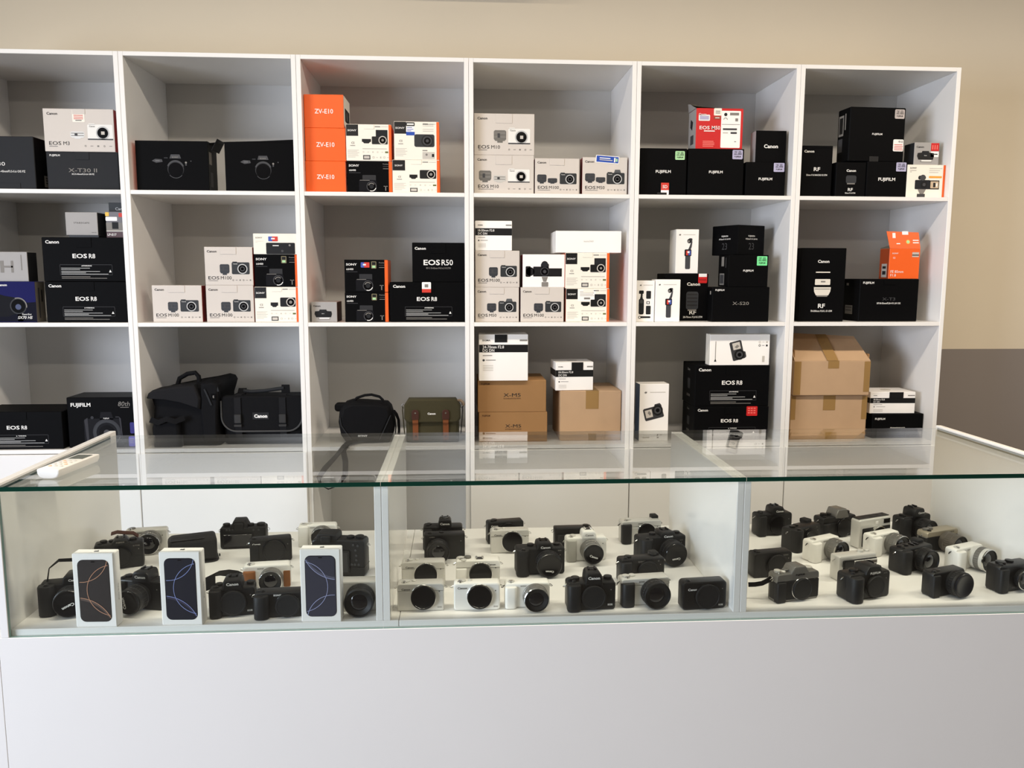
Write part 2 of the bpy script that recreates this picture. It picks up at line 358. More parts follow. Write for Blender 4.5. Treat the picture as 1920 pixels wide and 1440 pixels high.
# ------------------------------------------------------------------ remote control on the counter glass
rc = empty('remote_control', (.8575, -1.085, 1.0504), math.radians(-7)); tag(rc, 'white remote control with grey screen lying on the left glass top', 'remote control')
m_ = MB(); out = [(-.026, .021), (-.0255, .012), (-.021, .004), (-.012, .0005), (0, 0), (.012, .0005), (.021, .004), (.0255, .012), (.026, .021), (.024, .0225), (-.024, .0225)]
m_.prism(out, 'y', -.082, .082, .003, WPL); m_.build('housing', rc)
MB().chbox(-.018, .018, .022, .066, .0224, .0232, .0003, mat('lcd', (92, 96, 88), .2)).build('screen', rc)
for i in range(3):
    for j in range(4):
        MB().lathe([(.0042, 0), (.0042, .0012), (.003, .0018)], 'z', (-.013 + .013 * i, -.052 + .018 * j, .0224), mat('orange_button', (226, 190, 160), .5) if (i + j) % 3 == 0 else mat('pale_button', (206, 204, 196), .5), seg=12).build('button', rc)
# ------------------------------------------------------------------ boxes on the shelves: x0, x1, z0, z1, front y, depth
# u1b gap 0.016
# u3a depth 0.03588263645194191
# v2b depth 0.039336706484969036
# v2c depth 0.039173187514393054
# y1c depth 0.023279958826727204
# y2g depth 0.047686867795221896
# y3a depth 0.03745446151956182
# z1b depth 0.031347606670926315
# z2a depth 0.029697300234712766
# z3d depth 0.033210494085454345
BOX = {
 'u1a': (0.0497, 0.2907, 1.7973, 1.9774, 0.020, 0.200),
 'u1b': (0.3160, 0.5609, 1.7973, 1.9311, 0.050, 0.200),
 'u1c': (0.3167, 0.5560, 1.9311, 2.0771, 0.045, 0.160),
 'u2a': (0.0229, 0.2551, 1.3331, 1.4777, 0.030, 0.068),
 'u2b': (0.0271, 0.2315, 1.4777, 1.5825, 0.040, 0.067),
 'u2c': (0.2925, 0.5791, 1.3331, 1.4784, 0.025, 0.200),
 'u2d': (0.2918, 0.5784, 1.4784, 1.6338, 0.025, 0.200),
 'u2e': (0.3671, 0.4776, 1.6338, 1.7227, 0.050, 0.077),
 'u2f': (0.5072, 0.5757, 1.6338, 1.7254, 0.050, 0.050),
 'u2g': (0.4867, 0.5456, 1.6338, 1.7639, 0.130, 0.080),
 'u3a': (0.0200, 0.3250, 0.8740, 1.0124, 0.015, 0.180),
 'u3b': (0.3372, 0.5734, 0.8740, 1.0607, 0.030, 0.140),
 'v1a': (0.6298, 0.8798, 1.7973, 1.9703, 0.030, 0.105),
 'v1b': (0.9370, 1.1811, 1.7973, 1.9687, 0.030, 0.140),
 'v2a': (0.6608, 0.8355, 1.3331, 1.4657, 0.030, 0.050),
 'v2b': (0.8506, 1.0191, 1.3331, 1.4661, 0.030, 0.100),
 'v2c': (0.8510, 1.0204, 1.4661, 1.6029, 0.030, 0.100),
 'v2d': (1.0228, 1.1791, 1.3331, 1.4606, 0.030, 0.130),
 'v2e': (1.0255, 1.1810, 1.4606, 1.5771, 0.030, 0.130),
 'v2f': (1.0252, 1.1801, 1.5771, 1.6510, 0.030, 0.110),
 'w1a': (1.2175, 1.3588, 1.7973, 1.9069, 0.030, 0.150),
 'w1b': (1.2190, 1.3615, 1.9069, 2.0212, 0.030, 0.150),
 'w1c': (1.2195, 1.3586, 2.0212, 2.1361, 0.030, 0.147),
 'w1d': (1.3645, 1.5238, 1.7973, 1.9087, 0.030, 0.130),
 'w1e': (1.3635, 1.5230, 1.9087, 2.0362, 0.0300, 0.1300),
 'w1f': (1.5256, 1.6938, 1.7973, 1.9143, 0.0300, 0.1400),
 'w1g': (1.5334, 1.6930, 1.9143, 2.0478, 0.030, 0.140),
 'w2a': (1.2243, 1.3166, 1.3331, 1.4069, 0.030, 0.123),
 'w2b': (1.3459, 1.5026, 1.3331, 1.4419, 0.030, 0.140),
 'w2c': (1.3467, 1.5026, 1.4419, 1.5594, 0.030, 0.140),
 'w2d': (1.5087, 1.7825, 1.3331, 1.4791, 0.030, 0.200),
 'w2e': (1.5920, 1.7825, 1.4791, 1.6221, 0.035, 0.170),
 'x1a': (1.8187, 2.0354, 1.7973, 1.9347, 0.030, 0.130),
 'x1b': (1.8192, 2.0365, 1.9347, 2.0800, 0.030, 0.130),
 'x1c': (2.0394, 2.2013, 1.7973, 1.9257, 0.030, 0.130),
 'x1d': (2.2130, 2.3781, 1.7973, 1.9315, 0.030, 0.068),
 'x2a': (1.8211, 1.9828, 1.3331, 1.4602, 0.030, 0.130),
 'x2b': (1.8215, 1.9843, 1.4602, 1.5941, 0.030, 0.130),
 'x2c': (1.8219, 1.9565, 1.5941, 1.7016, 0.030, 0.110),
 'x2d': (1.9888, 2.1497, 1.3331, 1.4605, 0.030, 0.130),
 'x2e': (1.9965, 2.1529, 1.4605, 1.5815, 0.035, 0.120),
 'x2f': (2.1577, 2.3197, 1.3331, 1.4569, 0.030, 0.130),
 'x2g': (2.1542, 2.3174, 1.4569, 1.5879, 0.030, 0.130),
 'x2h': (2.1176, 2.3612, 1.5879, 1.6673, 0.030, 0.170),
 'x3a': (1.8344, 2.0950, 0.8740, 0.9888, 0.060, 0.220),
 'x3b': (1.8306, 2.0900, 0.9888, 1.1114, 0.060, 0.220),
 'x3c': (1.8347, 2.0188, 1.1114, 1.2860, 0.045, 0.140),
 'x3d': (2.1450, 2.3805, 0.8740, 1.0674, 0.070, 0.249),
 'x3e': (2.1242, 2.2699, 1.0684, 1.1773, 0.0800, 0.1200),
 'y1a': (2.4251, 2.5975, 1.7973, 1.9662, 0.030, 0.160),
 'y1b': (2.6035, 2.8113, 1.7973, 1.9667, 0.030, 0.180),
 'y1c': (2.8203, 2.9694, 1.7973, 1.9212, 0.030, 0.120),
 'y1d': (2.6312, 2.8064, 1.9667, 2.1124, 0.040, 0.101),
 'y1e': (2.8571, 2.9719, 1.9212, 2.0357, 0.040, 0.057),
 'y2a': (2.4220, 2.4906, 1.3331, 1.4868, 0.030, 0.060),
 'y2b': (2.4934, 2.5864, 1.3331, 1.4910, 0.025, 0.070),
 'y2c': (2.5463, 2.7145, 1.3331, 1.5132, 0.100, 0.130),
 'y2d': (2.7102, 2.9294, 1.3331, 1.4638, 0.030, 0.060),
 'y2e': (2.7687, 2.9197, 1.4638, 1.5827, 0.030, 0.121),
 'y2f': (2.7413, 2.9388, 1.5827, 1.6951, 0.040, 0.100),
 'y2g': (2.5852, 2.6741, 1.5132, 1.6800, 0.110, 0.080),
 'y3a': (2.4462, 2.5601, 0.8740, 1.0954, 0.050, 0.070),
 'y3b': (2.6614, 2.9534, 0.8740, 1.0066, 0.050, 0.165),
 'y3c': (2.6607, 2.9509, 1.0066, 1.1657, 0.050, 0.172),
 'y3d': (2.7141, 2.9467, 1.1657, 1.2840, 0.050, 0.054),
 'z1a': (3.0349, 3.1509, 1.7973, 1.9844, 0.040, 0.120),
 'z1b': (3.1646, 3.2798, 1.7973, 1.9255, 0.0350, 0.1200),
 'z1c': (3.2807, 3.4348, 1.7973, 1.9283, 0.030, 0.140),
 'z1d': (3.2045, 3.4230, 1.9283, 2.1252, 0.040, 0.088),
 'z1e': (3.4352, 3.5820, 1.7973, 1.9184, 0.030, 0.110),
 'z1f': (3.4628, 3.5598, 1.9184, 2.0013, 0.040, 0.072),
 'z2a': (3.0496, 3.2240, 1.3331, 1.6100, 0.040, 0.140),
 'z2b': (3.2838, 3.5151, 1.3331, 1.4950, 0.040, 0.136),
 'z2c': (3.3977, 3.5176, 1.4950, 1.6099, 0.050, 0.072),
 'z3a': (3.0410, 3.3437, 0.8740, 1.0477, 0.050, 0.300),
 'z3b': (3.0427, 3.3417, 1.0487, 1.2354, 0.0350, 0.3000),
 'z3d': (3.3748, 3.5810, 0.8740, 0.9704, 0.060, 0.200),
 'z3c': (3.3698, 3.5492, 0.9704, 1.0557, 0.070, 0.130),
}

def box(key, name, label, cat, m, design=None, R=None, L=None, T=None, F=None, yaw=0, bev=.0012, group=None, gap=.0003):
    x0, x1, z0, z1, y0, d = BOX[key]; w, h = x1 - x0, z1 - z0 - gap
    mb = MB(); mb.chbox(-w / 2, w / 2, -d / 2, d / 2, 0, h, bev, m, F=F, R=R, L=L, T=T)
    P = Print(mb, w, d, h)
    if design: design(P)
    o = mb.build(name, None, ((x0 + x1) / 2, y0 + d / 2, z0 + gap), (0, 0, math.radians(yaw)))
    o['dims'] = (w, d, h); return tag(o, label, cat, group)
def face(o, side='F'):
    w, d, h = o['dims']; mb = MB(); return mb, Print(mb, w, d, h, side)
def flap(o, u0, u1, v1, m, v0=0.0, name='tuck_flap'):
    w, d, h = o['dims']; mb = MB()
    mb.prism([(-w / 2 + u0 * w, h - v1 * h), (-w / 2 + u1 * w, h - v1 * h), (-w / 2 + u1 * w, h - v0 * h - .0005), (-w / 2 + u0 * w, h - v0 * h - .0005)], 'y', -d / 2 - .0016, -d / 2 - .0002, .0004, m)
    return mb.build(name, o)
def sticker(o, u0, v0, u1, v1, m, draw=None, side='F', name='sticker', label=None, rad=.02, th=.0006):
    w, d, h = o['dims']; mb = MB(); O, U, V, N = frame(w, d, h, side); W = w if side in 'FT' else d; H = h if side != 'T' else d
    q = rrect(u0 * W, u1 * W, v0 * H, v1 * H, rad * H, 2)
    top = [O + U * a + V * b + N * th for a, b in q]; bot = [O + U * a + V * b + N * .0001 for a, b in q]; n = len(q)
    mb.poly(top, m); mb.add(top + bot, [(i, (i + 1) % n, n + (i + 1) % n, n + i) for i in range(n)], m)
    if draw:
        P = Print(mb, w, d, h, side); P.fr = (O + U * (u0 * W) + V * (v0 * H) + N * th, U, V, N); P.W = (u1 - u0) * W; P.H = (v1 - v0) * H; draw(P)
    s = mb.build(name, o)
    if label: s['label'] = label
    return s
def pic_cam(P, u0, v0, u1, v1, body, ring=CHROME, hump=None, cx=.6, rr=.42, inner=None, base=None, logo=None, ly=2):
    W, H = u1 - u0, v1 - v0; vv = v0
    if hump:
        P.p([(u0 + W * (cx - .2), v0 + .01), (u0 + W * (cx - .14), v0 - H * .28), (u0 + W * (cx + .14), v0 - H * .28), (u0 + W * (cx + .2), v0 + .01)], hump, ly)
    P.r(u0, v0, u1, v1, body, ly, .03)
    P.r(u0 + W * .05, v0 - H * .06, u0 + W * .3, v0 + .005, body, ly)
    if base: P.r(u0, v1 - H * .08, u1, v1, base, ly + 1)
    u, v = u0 + W * cx, v0 + H * .55; r = H * rr
    P.c(u, v, r, ring, ly + 1); P.c(u, v, r * .8, inner or BLK3, ly + 2)
    if inner is None: P.c(u, v, r * .5, DIMINK, ly + 3); P.c(u, v, r * .3, BLK3, ly + 4)
    if logo: P.t(logo, u0 + W * .08, v0 + H * .12, H * .1, WINK if body is not WPL else INK, ly=ly + 2)
def pic_lens(P, u0, v0, u1, v1, m, hi, ly=2):
    W, H = u1 - u0, v1 - v0
    P.p([(u0, v0 + H * .1), (u0 + W * .1, v0), (u1 - W * .1, v0), (u1, v0 + H * .1), (u1, v0 + H * .7), (u1 - W * .12, v0 + H * .86), (u0 + W * .12, v0 + H * .86), (u0, v0 + H * .7)], m, ly)
    P.r(u0 + W * .28, v0 + H * .86, u1 - W * .28, v1, m, ly)
    for k in (.18, .5): P.r(u0 + W * .05, v0 + H * k, u1 - W * .05, v0 + H * (k + .1), hi, ly + 1)
    P.r(u0 + W * .3, v0 + H * .25, u0 + W * .5, v0 + H * .6, DIMINK, ly + 2)
def icons(P, u0, u1, v, n, m=GREYINK, h=.035):
    for i in range(n):
        u = u0 + (u1 - u0) * i / max(1, n - 1)
        if i % 3 == 1: P.r(u - .02, v - .006, u + .02, v + .006, m, 2)
        elif i % 3 == 0: P.arc(u, v, h * .5, 0, 360, h * .12, m, 2, 10)
        else: P.r(u - .014, v - h * .5, u + .014, v + h * .5, m, 2)
# --- white boxes with the grey camera picture
def d_cw(model, cam, lenses, body='blk', hump=None, sub=.2, ni=6):
    def f(P):
        P.t('Canon', .055, .115, .062, INK, bold=.035, sx=1.12)
        for (a, b, c, e, silver) in lenses: pic_lens(P, a, b, c, e, DSILV if silver == 1 else SILV if silver == 2 else mat('print_lens', (52, 54, 58), .5), GREYINK if silver else DIMINK)
        if body == 'blk': pic_cam(P, *cam, mat('print_body', (44, 46, 48), .5), mat('print_ring', (186, 186, 184), .5), hump and mat('print_hump', (80, 82, 84), .5), logo='Canon')
        else: pic_cam(P, *cam, WPL, mat('print_ring', (186, 186, 184), .5), None, .6, .44, BLK3, DIMINK, 'Canon'); P.r(cam[0] + (cam[2] - cam[0]) * .54, cam[1] + (cam[3] - cam[1]) * .45, cam[0] + (cam[2] - cam[0]) * .68, cam[1] + (cam[3] - cam[1]) * .66, PALEINK, 6)
        q = P.t('EOS', .065, .805, .085, INK, bold=.01, sx=1.4)
        P.t(model, .065 + q + .03, .805, .085, INK, bold=-.005, sx=1.05)
        P.r(.065, .875, .065 + sub, .884, INK, 2); icons(P, .58, .94, .865, ni)
    return f
def cw(key, label, model, cam, lenses, **k):
    tab = k.pop('tab', (.33, .66, .19)); o = box(key, 'camera_box', label, 'box', CWH, d_cw(model, cam, lenses, **k), R=REDD, L=REDD, group='white camera boxes with grey pictures')
    if tab: flap(o, tab[0], tab[1], tab[2], CWH)
    return o
L1 = [(.31, .45, .51, .73, 0)]; C1 = (.56, .40, .93, .71)
cw('v2a', 'white camera box with dark red side, standing alone at the left over the black bags', 'M100', C1, L1)
cw('v2b', 'white camera box under another white one, left of the white box with black corner square', 'M100', C1, L1)
cw('v2c', 'white camera box stacked on another, left of the black box with orange edge', 'M100', C1, L1)
cw('x1a', 'white box picturing two lenses and a white camera, under a matching box', 'M10', (.565, .36, .93, .70), [(.08, .40, .285, .70, 1), (.325, .52, .53, .70, 2)], body='wh', sub=.26, ni=5, tab=(.36, .63, .24))
cw('x1b', 'white box picturing one lens and a white camera, topmost of its stack of two', 'M10', (.565, .36, .93, .73), [(.325, .40, .53, .70, 1)], body='wh', sub=.15, ni=5, tab=(.36, .63, .23))
cw('x1c', 'white box picturing two small lenses and a black camera, left of the blue-stickered box', 'M100', (.56, .41, .94, .71), [(.05, .45, .26, .70, 0), (.29, .55, .50, .70, 0)], sub=.28)
o = cw('x1d', 'white camera box with a slanted blue sticker across its top edge', 'M50', (.54, .41, .94, .71), [(.06, .43, .28, .68, 0), (.30, .53, .51, .68, 0)], hump=1, sub=.28, tab=None)
s_ = sticker(o, -.02, 0, .50, .20, PWH, lambda P: (P.r(.03, .08, .97, .9, BLUEST), P.r(.16, .3, .62, .42, WINK, 2), P.r(.16, .55, .72, .66, PALEINK, 2), P.r(.78, .2, .84, .8, WINK, 2), P.r(.86, .3, .93, .7, GREENST, 2)), label='blue and white sticker', th=.0012)
s_.location = (.043, 0, .003); s_.rotation_euler = (0, math.radians(4), 0)
cw('x2a', 'white camera box at the bottom left of its stack, picturing a camera with viewfinder hump', 'M50', (.53, .41, .94, .71), [(.27, .46, .48, .72, 0)], hump=1, sub=.14)
cw('x2b', 'white camera box right under the small white box with a black band', 'M100', (.57, .41, .94, .71), L1)
cw('x2d', 'white camera box directly under the bright white box with a black camera picture', 'M100', (.57, .41, .94, .71), [(.31, .46, .52, .73, 0)])
o = cw('u1c', 'large white camera box on a dark grey box, cut by the leftmost shelf post', 'M3', (.62, .36, .98, .72), [(.375, .53, .575, .70, 2)], body='wh', sub=.12, ni=5, tab=(.42, .60, .12))
sticker(o, .415, .02, .59, .31, SWH, lambda P: (P.lines(.12, [(.15 + .14 * i, .88) for i in range(5)], REDINK, .05), P.r(.25, .82, .75, .9, GREYINK)), label='small price tag with red print')
# --- white boxes with black corner square and orange edge
def d_sw(kind):
    def f(P):
        P.r(0.005, .01, .27, .32, BLK2, 1)
        P.t('SONY', .135, .17, .05, WINK, 'C', .03, 1.35, ly=3)
        P.t('α', .15, .50, .07, GREYINK, 'C', 0, 1.5); P.r(.09, .575, .20, .592, GREYINK, 2)
        P.lines(.03, [(.70, .28), (.735, .24), (.77, .29), (.81, .25), (.85, .27), (.89, .2)], PALEINK)
        P.r(.64, .05, .76, .075, GREYINK, 2); P.r(.78, .055, .93, .068, PALEINK, 2)
        if kind in (1, 2):
            a = .15 if kind == 1 else .17
            P.r(.66, a, .92, .36, BLK2, 2, .01); P.r(.68, a + .02, .90, .33, CHARC, 3); P.r(.57, .33, .92, .54, BLK2, 4, .02)
            P.c(.81, .43, .115, PALEINK, 5); P.c(.81, .43, .09, BLK3, 6); P.c(.81, .43, .035, GREYINK, 7); P.r(.35, .40, .55, .48, BLK2, 2); P.p([(.37, .48), (.53, .48), (.50, .52), (.40, .52)], BLK2, 2)
        elif kind == 3:
            P.r(.45, .33, .90, .66, mat('print_body', (44, 46, 48), .5), 2, .05); P.c(.74, .50, .16, BLK2, 3); P.c(.74, .50, .125, DIMINK, 4); P.c(.74, .50, .09, BLK3, 5); P.c(.74, .5, .04, DIMINK, 6)
            P.lines(.64, [(.06, .88), (.10, .88), (.19, .88), (.24, .88)], PALEINK, .015); P.r(.63, .79, .90, .97, PALEINK, 2); P.c(.72, .86, .03, GREYINK, 3); P.r(.84, .84, .89, .92, BLK2, 3); P.r(.63, .74, .74, .765, GREYINK, 2)
        else:
            P.r(.58, .30, .93, .56, BLK2, 2, .03); P.c(.82, .43, .125, PALEINK, 3); P.c(.82, .43, .10, BLK3, 4); P.c(.82, .43, .045, GREYINK, 5); P.r(.36, .44, .53, .53, BLK2, 2); P.p([(.38, .53), (.51, .53), (.48, .57), (.41, .57)], BLK2, 2)
        if kind != 3:
            P.r(.36, .655, .9, .675, PALEINK, 2); icons(P, .38, .80, .755, 5, PALEINK); P.r(.86, .735, .93, .78, mat('olive_ink', (104, 110, 60), .5), 2)
            P.r(.37, .84, .53, .96, DIMINK, 2); P.r(.39, .865, .51, .935, PALEINK, 3); icons(P, .6, .92, .90, 5, PALEINK, .05)
    return f
def sw(key, label, kind, R=ORANGE):
    o = box(key, 'camera_box', label, 'box', SWH, d_sw(kind), R=R, L=ORANGE, group='cream camera boxes with orange edge')
    w, d, h = o['dims']
    MB().chbox(w / 2 - w * .055, w / 2 + .0006, -d / 2 - .0006, -d / 2 + .001, .001, h - .001, .0002, ORANGE).build('orange_edge_strip', o)
    if kind != 3: flap(o, .40, .62, .13, SWH)
    return o
sw('v2d', 'cream camera box with orange edge at the shelf bottom, right of two white boxes', 0)
sw('w1e', 'cream camera box with orange edge beside the middle orange box', 1)
sw('w1f', 'cream camera box with orange edge at the shelf bottom, right of a black camera box', 0)
o = sw('w1g', 'cream camera box with a small blue sticker, upper right of the orange boxes', 3)
sticker(o, .27, .02, .46, .12, BLK2, lambda P: P.r(.1, .3, .9, .7, WINK)); sticker(o, .27, .12, .46, .36, PWH, lambda P: (P.lines(.1, [(.12, .7), (.32, .85), (.48, .6)], BLUEINK, .06), P.r(0, .62, 1, 1, BLUEST)), label='white and blue sticker')
o = sw('x2f', 'cream camera box with a clear price sticker, bottom right of its stack', 2)
sticker(o, .27, .03, .69, .38, PWH, lambda P: (P.lines(.12, [(.14, .8), (.26, .9), (.38, .85), (.5, .9)], PALEINK, .05), P.r(.35, .68, .68, .84, GREYINK)), label='pale price sticker')
sw('x2g', 'cream camera box with orange edge directly under the long plain white box', 1)
def d_zv(P):
    P.t('SONY', .07, .10, .045, INK, bold=.03, sx=1.3); P.lines(.07, [(.17, .24), (.21, .12)], GREYINK); P.lines(.58, [(.10, .92), (.16, .86), (.22, .82)], PALEINK, .02); P.r(.58, .34, .92, .40, mat('orange_ink', (236, 160, 60), .5), 2, .02)
    P.r(.22, .46, .62, .74, CHARC, 2, .03); P.c(.42, .39, .09, DIMINK, 3); P.r(.30, .33, .50, .45, CHARC, 2, .05); P.c(.46, .60, .10, BLK2, 4); P.c(.46, .60, .05, DIMINK, 5)
    P.r(.61, .47, .86, .74, BLK2, 3); P.r(.63, .50, .84, .71, mat('print_photo', (196, 174, 146), .5), 4); P.r(.70, .54, .76, .68, INK, 5); P.r(.78, .56, .81, .66, WINK, 5)
    P.p([(.30, .74), (.52, .74), (.46, .88), (.36, .88)], GREYINK, 2); P.r(.29, .88, .50, 1, DIMINK, 2)
o = box('z1e', 'camera_box', 'cream box picturing a camera with fold-out screen, at the right end of the top shelf', 'box', SWH, d_zv, R=ORANGE); w_, d_, h_ = o['dims']
MB().chbox(w_ / 2 - w_ * .05, w_ / 2 + .0005, -d_ / 2 - .0006, -d_ / 2 + .001, .001, h_ - .001, .0002, ORANGE).build('orange_edge_strip', o)
def d_v2f(P):
    P.t('SONY', .05, .20, .07, GREYINK, bold=.02, sx=1.3); P.lines(.05, [(.36, .24), (.42, .1)], PALEINK); P.r(.29, .44, .95, .99, BLK2, 2, .05); P.r(.31, .5, .93, .62, CHARC, 3); P.r(.44, .56, .58, .6, WINK, 4); P.c(.83, .56, .05, GREYINK, 4); P.c(.66, .84, .06, DIMINK, 4)
o = box('v2f', 'camera_box', 'flat cream box picturing a camera top, uppermost of its stack by the post', 'box', SWH, d_v2f, R=ORANGE)
sticker(o, .345, .14, .56, .37, BLUEINK, lambda P: (P.r(.42, 0, 1, 1, REDINK), P.r(.3, .3, .7, .6, WINK, 2)), label='red and blue sticker')
# --- black boxes with orange edge
def d_sb(P):
    P.t('SONY', .04, .145, .068, WINK, bold=.045, sx=1.35); P.t('α6400', .045, .29, .06, WINK, bold=.02); P.r(.045, .365, .3, .378, DIMINK, 2)
    P.t('Premium', .80, .09, .04, GREYINK, bold=.02); P.r(.8, .16, .93, .175, DIMINK, 2); P.r(.8, .23, .94, .245, GREYINK, 2)
    b = mat('print_dark_body', (22, 22, 25), .5, spec=.08)
    P.r(.34, .44, .64, .63, DIMMER, 2, .02); P.p([(.26, .62), (.30, .58), (.62, .6), (.66, .64), (.66, .96), (.26, .96)], b, 3); P.r(.28, .6, .5, .615, GREYINK, 4)
    P.c(.54, .80, .16, DIMINK, 4); P.c(.54, .80, .135, BLK3, 5); P.arc(.54, .80, .145, 20, 110, .012, WINK, 6); P.arc(.54, .80, .1, 200, 320, .012, GREYINK, 6); P.c(.54, .80, .07, CHARC, 6); P.r(.81, .78, .9, .80, GREYINK, 3); P.r(.845, .78, .865, .93, GREYINK, 3)
def sb(key, label, badge=True, price=False):
    o = box(key, 'camera_box', label, 'box', BLK, d_sb, R=ORANGE, L=ORANGE, group='black camera boxes with orange edge'); w, d, h = o['dims']
    MB().chbox(w / 2 - w * .07, w / 2 + .0006, -d / 2 - .0006, -d / 2 + .001, .001, h - .001, .0002, ORANGE).build('orange_edge_strip', o)
    if badge: sticker(o, .62, .05, .74, .27, mat('badge', (120, 112, 84), .5), lambda P: (P.r(.15, .1, .85, .5, BLK2, 1), P.r(.2, .6, .8, .9, GREENST)), name='badge')
    if price: sticker(o, .38, .08, .58, .24, BLUEINK, lambda P: (P.r(.4, 0, 1, 1, REDINK), P.r(.25, .3, .6, .6, WINK, 2)), label='red and blue sticker')
    return o
sb('v2e', 'black camera box with orange edge between two cream boxes of the same stack')
sb('w1d', 'black camera box with orange edge at the bottom, right of the lowest orange box', False)
sb('w2b', 'lower black camera box with orange edge, right of the small grey box')
sb('w2c', 'black camera box with orange edge and red-blue sticker, topmost of its stack of two', price=True)
# --- plain orange boxes
def d_or(P): P.t('ZV-E10', .5, .5, .14, WINK, 'C', .02, .95)
for k, l in (('w1a', 'lowest of three stacked orange boxes'), ('w1b', 'middle of three stacked orange boxes'), ('w1c', 'topmost of three stacked orange boxes, its white side showing')):
    o = box(k, 'camera_box', l, 'box', ORANGE, d_or, R=SWH, yaw=0 if k != 'w1c' else -1, group='orange camera boxes')
    mb, P = face(o, 'R'); P.r(.2, .35, .9, .75, CHARC, 2, .05); P.c(.5, .55, .14, BLK3, 3); mb.build('side_print', o)
# --- big black boxes with warning panel
def d_r8(P):
    P.t('Canon', .045, .105, .075, WINK, bold=.05, sx=1.15)
    q = P.t('EOS', .36, .42, .10, WINK, bold=.045, sx=1.4); P.t('R8', .36 + q + .022, .42, .105, WINK, bold=.025, sx=.95)
    for a in ((.20, .615, .83, .622), (.20, .845, .83, .852), (.20, .615, .203, .852), (.827, .615, .83, .852)): P.r(*a, DIMINK, 2)
    P.p([(.46, .655), (.468, .63), (.476, .655)], WINK, 3); P.t('WARNING', .53, .643, .03, WINK, 'C', .03)
    P.lines(.215, [(.69, .56), (.725, .44), (.765, .68), (.795, .51), (.825, .78)], mat('light_ink', (170, 170, 168), .5)); P.lines(.215, [(.885, .56), (.92, .76)], GREYINK)
    P.p([(.79, .79), (.805, .73), (.82, .79)], WINK, 3)
def r8(key, label, **k):
    o = box(key, 'camera_box', label, 'box', BLK, d_r8, group='large black boxes with a warning panel', bev=.002, **k); flap(o, .41, .595, .225, BLK)
    return o
r8('u2c', 'large black box with a warning panel, lower of two beside the blue box')
r8('u2d', 'large black box with a warning panel under the small grey box')
r8('u3a', 'large black box with a warning panel at the left edge of the lowest shelf')
o = r8('w2d', 'large black box with a small red and white sticker on its top edge')
sticker(o, .43, .0, .55, .26, PWH, lambda P: (P.r(0, .66, 1, 1, REDINK), P.r(.3, .2, .7, .5, GREYINK)), label='white and red sticker', th=.0022)
o = r8('y3b', 'large black box with a bright red sticker on its front')
sticker(o, .70, .0, .845, .28, RED, lambda P: [P.r(.12 + .26 * i, .15 + .24 * j, .3 + .26 * i, .26 + .24 * j, mat('pink_ink', (236, 120, 110), .5)) for i in range(3) for j in range(3)], label='red sticker', th=.0022)
o2 = r8('y3c', 'large black box with a warning panel under a white box picturing an action camera')
for q in (o, o2):
    mb, P = face(q, 'L'); P.t('Canon', .5, .14, .06, GREYINK, 'C', .03); P.r(.42, .36, .62, .62, DIMMER, 2, .05); P.t('EOS R8', .5, .78, .06, GREYINK, 'C', .02); mb.build('side_print', q)
def d_r50(P):
    P.t('Canon', .05, .145, .07, WINK, bold=.05, sx=1.15); q = P.t('EOS', .215, .50, .14, WINK, bold=.045, sx=1.3); P.t('R50', .215 + q + .03, .50, .145, WINK, bold=.02, sx=.95); P.t('RF-S 18-45mm F4.5-6.3 IS STM', .5, .645, .045, GREYINK, 'C', .02, .8)
o = box('w2e', 'camera_box', 'black box with large white letters standing on the black box with red-white sticker', 'box', BLK, d_r50); flap(o, .36, .64, .27, BLK)
# --- two black boxes with a faint camera drawing
def d_a7(P):
    P.p([(.22, .40), (.27, .36), (.36, .37), (.37, .42), (.28, .44)], DIMINK, 2); P.r(.27, .385, .33, .41, mat('mid_ink', (92, 92, 92), .5), 3); P.r(.39, .33, .44, .35, DIMMER, 2)
    P.p([(.465, .35), (.485, .27), (.605, .27), (.625, .35)], DIMINK, 2); P.t('SONY', .545, .325, .03, GREYINK, 'C', .03, 1.2, ly=3)
    P.c(.545, .56, .165, DIMMER, 2); P.c(.545, .58, .15, BLK3, 3); P.arc(.545, .56, .16, 200, 340, .016, DIMINK, 4); P.c(.69, .43, .02, GREYINK, 3); P.r(.68, .45, .70, .49, DIMINK, 3); P.c(.76, .4, .012, DIMINK, 3); P.arc(.545, .58, .16, 40, 140, .006, DIMINK, 4)
o = box('v1a', 'camera_box', 'black box with a faint camera drawing and an open side flap, left of its twin', 'box', BLK, d_a7, L=ORANGE, R=CHARC, group='black boxes with a faint camera drawing'); w_, d_, h_ = o['dims']
m_ = MB(); m_.chbox(-.0008, .0008, -.045, .045, -.0, .045, .0003, CHARC); f_ = m_.build('side_flap', o, (w_ / 2 + .012, -.005, h_ - .03), (0, math.radians(28), 0)); 
m_ = MB(); m_.chbox(-.012, .030, -.03, .035, -.0008, .0008, .0003, CHARC); m_.build('top_flap', o, (w_ / 2 + .005, -.01, h_ - .004), (0, math.radians(-6), 0))
mb, P = face(o, 'R'); P.r(.1, .2, .4, .45, GREYINK, 1); P.r(.2, .6, .5, .9, DIMINK, 1); mb.build('side_print', o)
o = box('v1b', 'camera_box', 'black box with a faint camera drawing beside the orange boxes', 'box', BLK, d_a7, group='black boxes with a faint camera drawing'); w_, d_, h_ = o['dims']
MB().prism([(-.13, 0), (.118, 0), (.118, .011), (.0, .0045)], 'y', -d_ / 2 + .002, d_ / 2 - .002, 0, BLK).build('raised_lid', o, (0, 0, h_ + .0003))
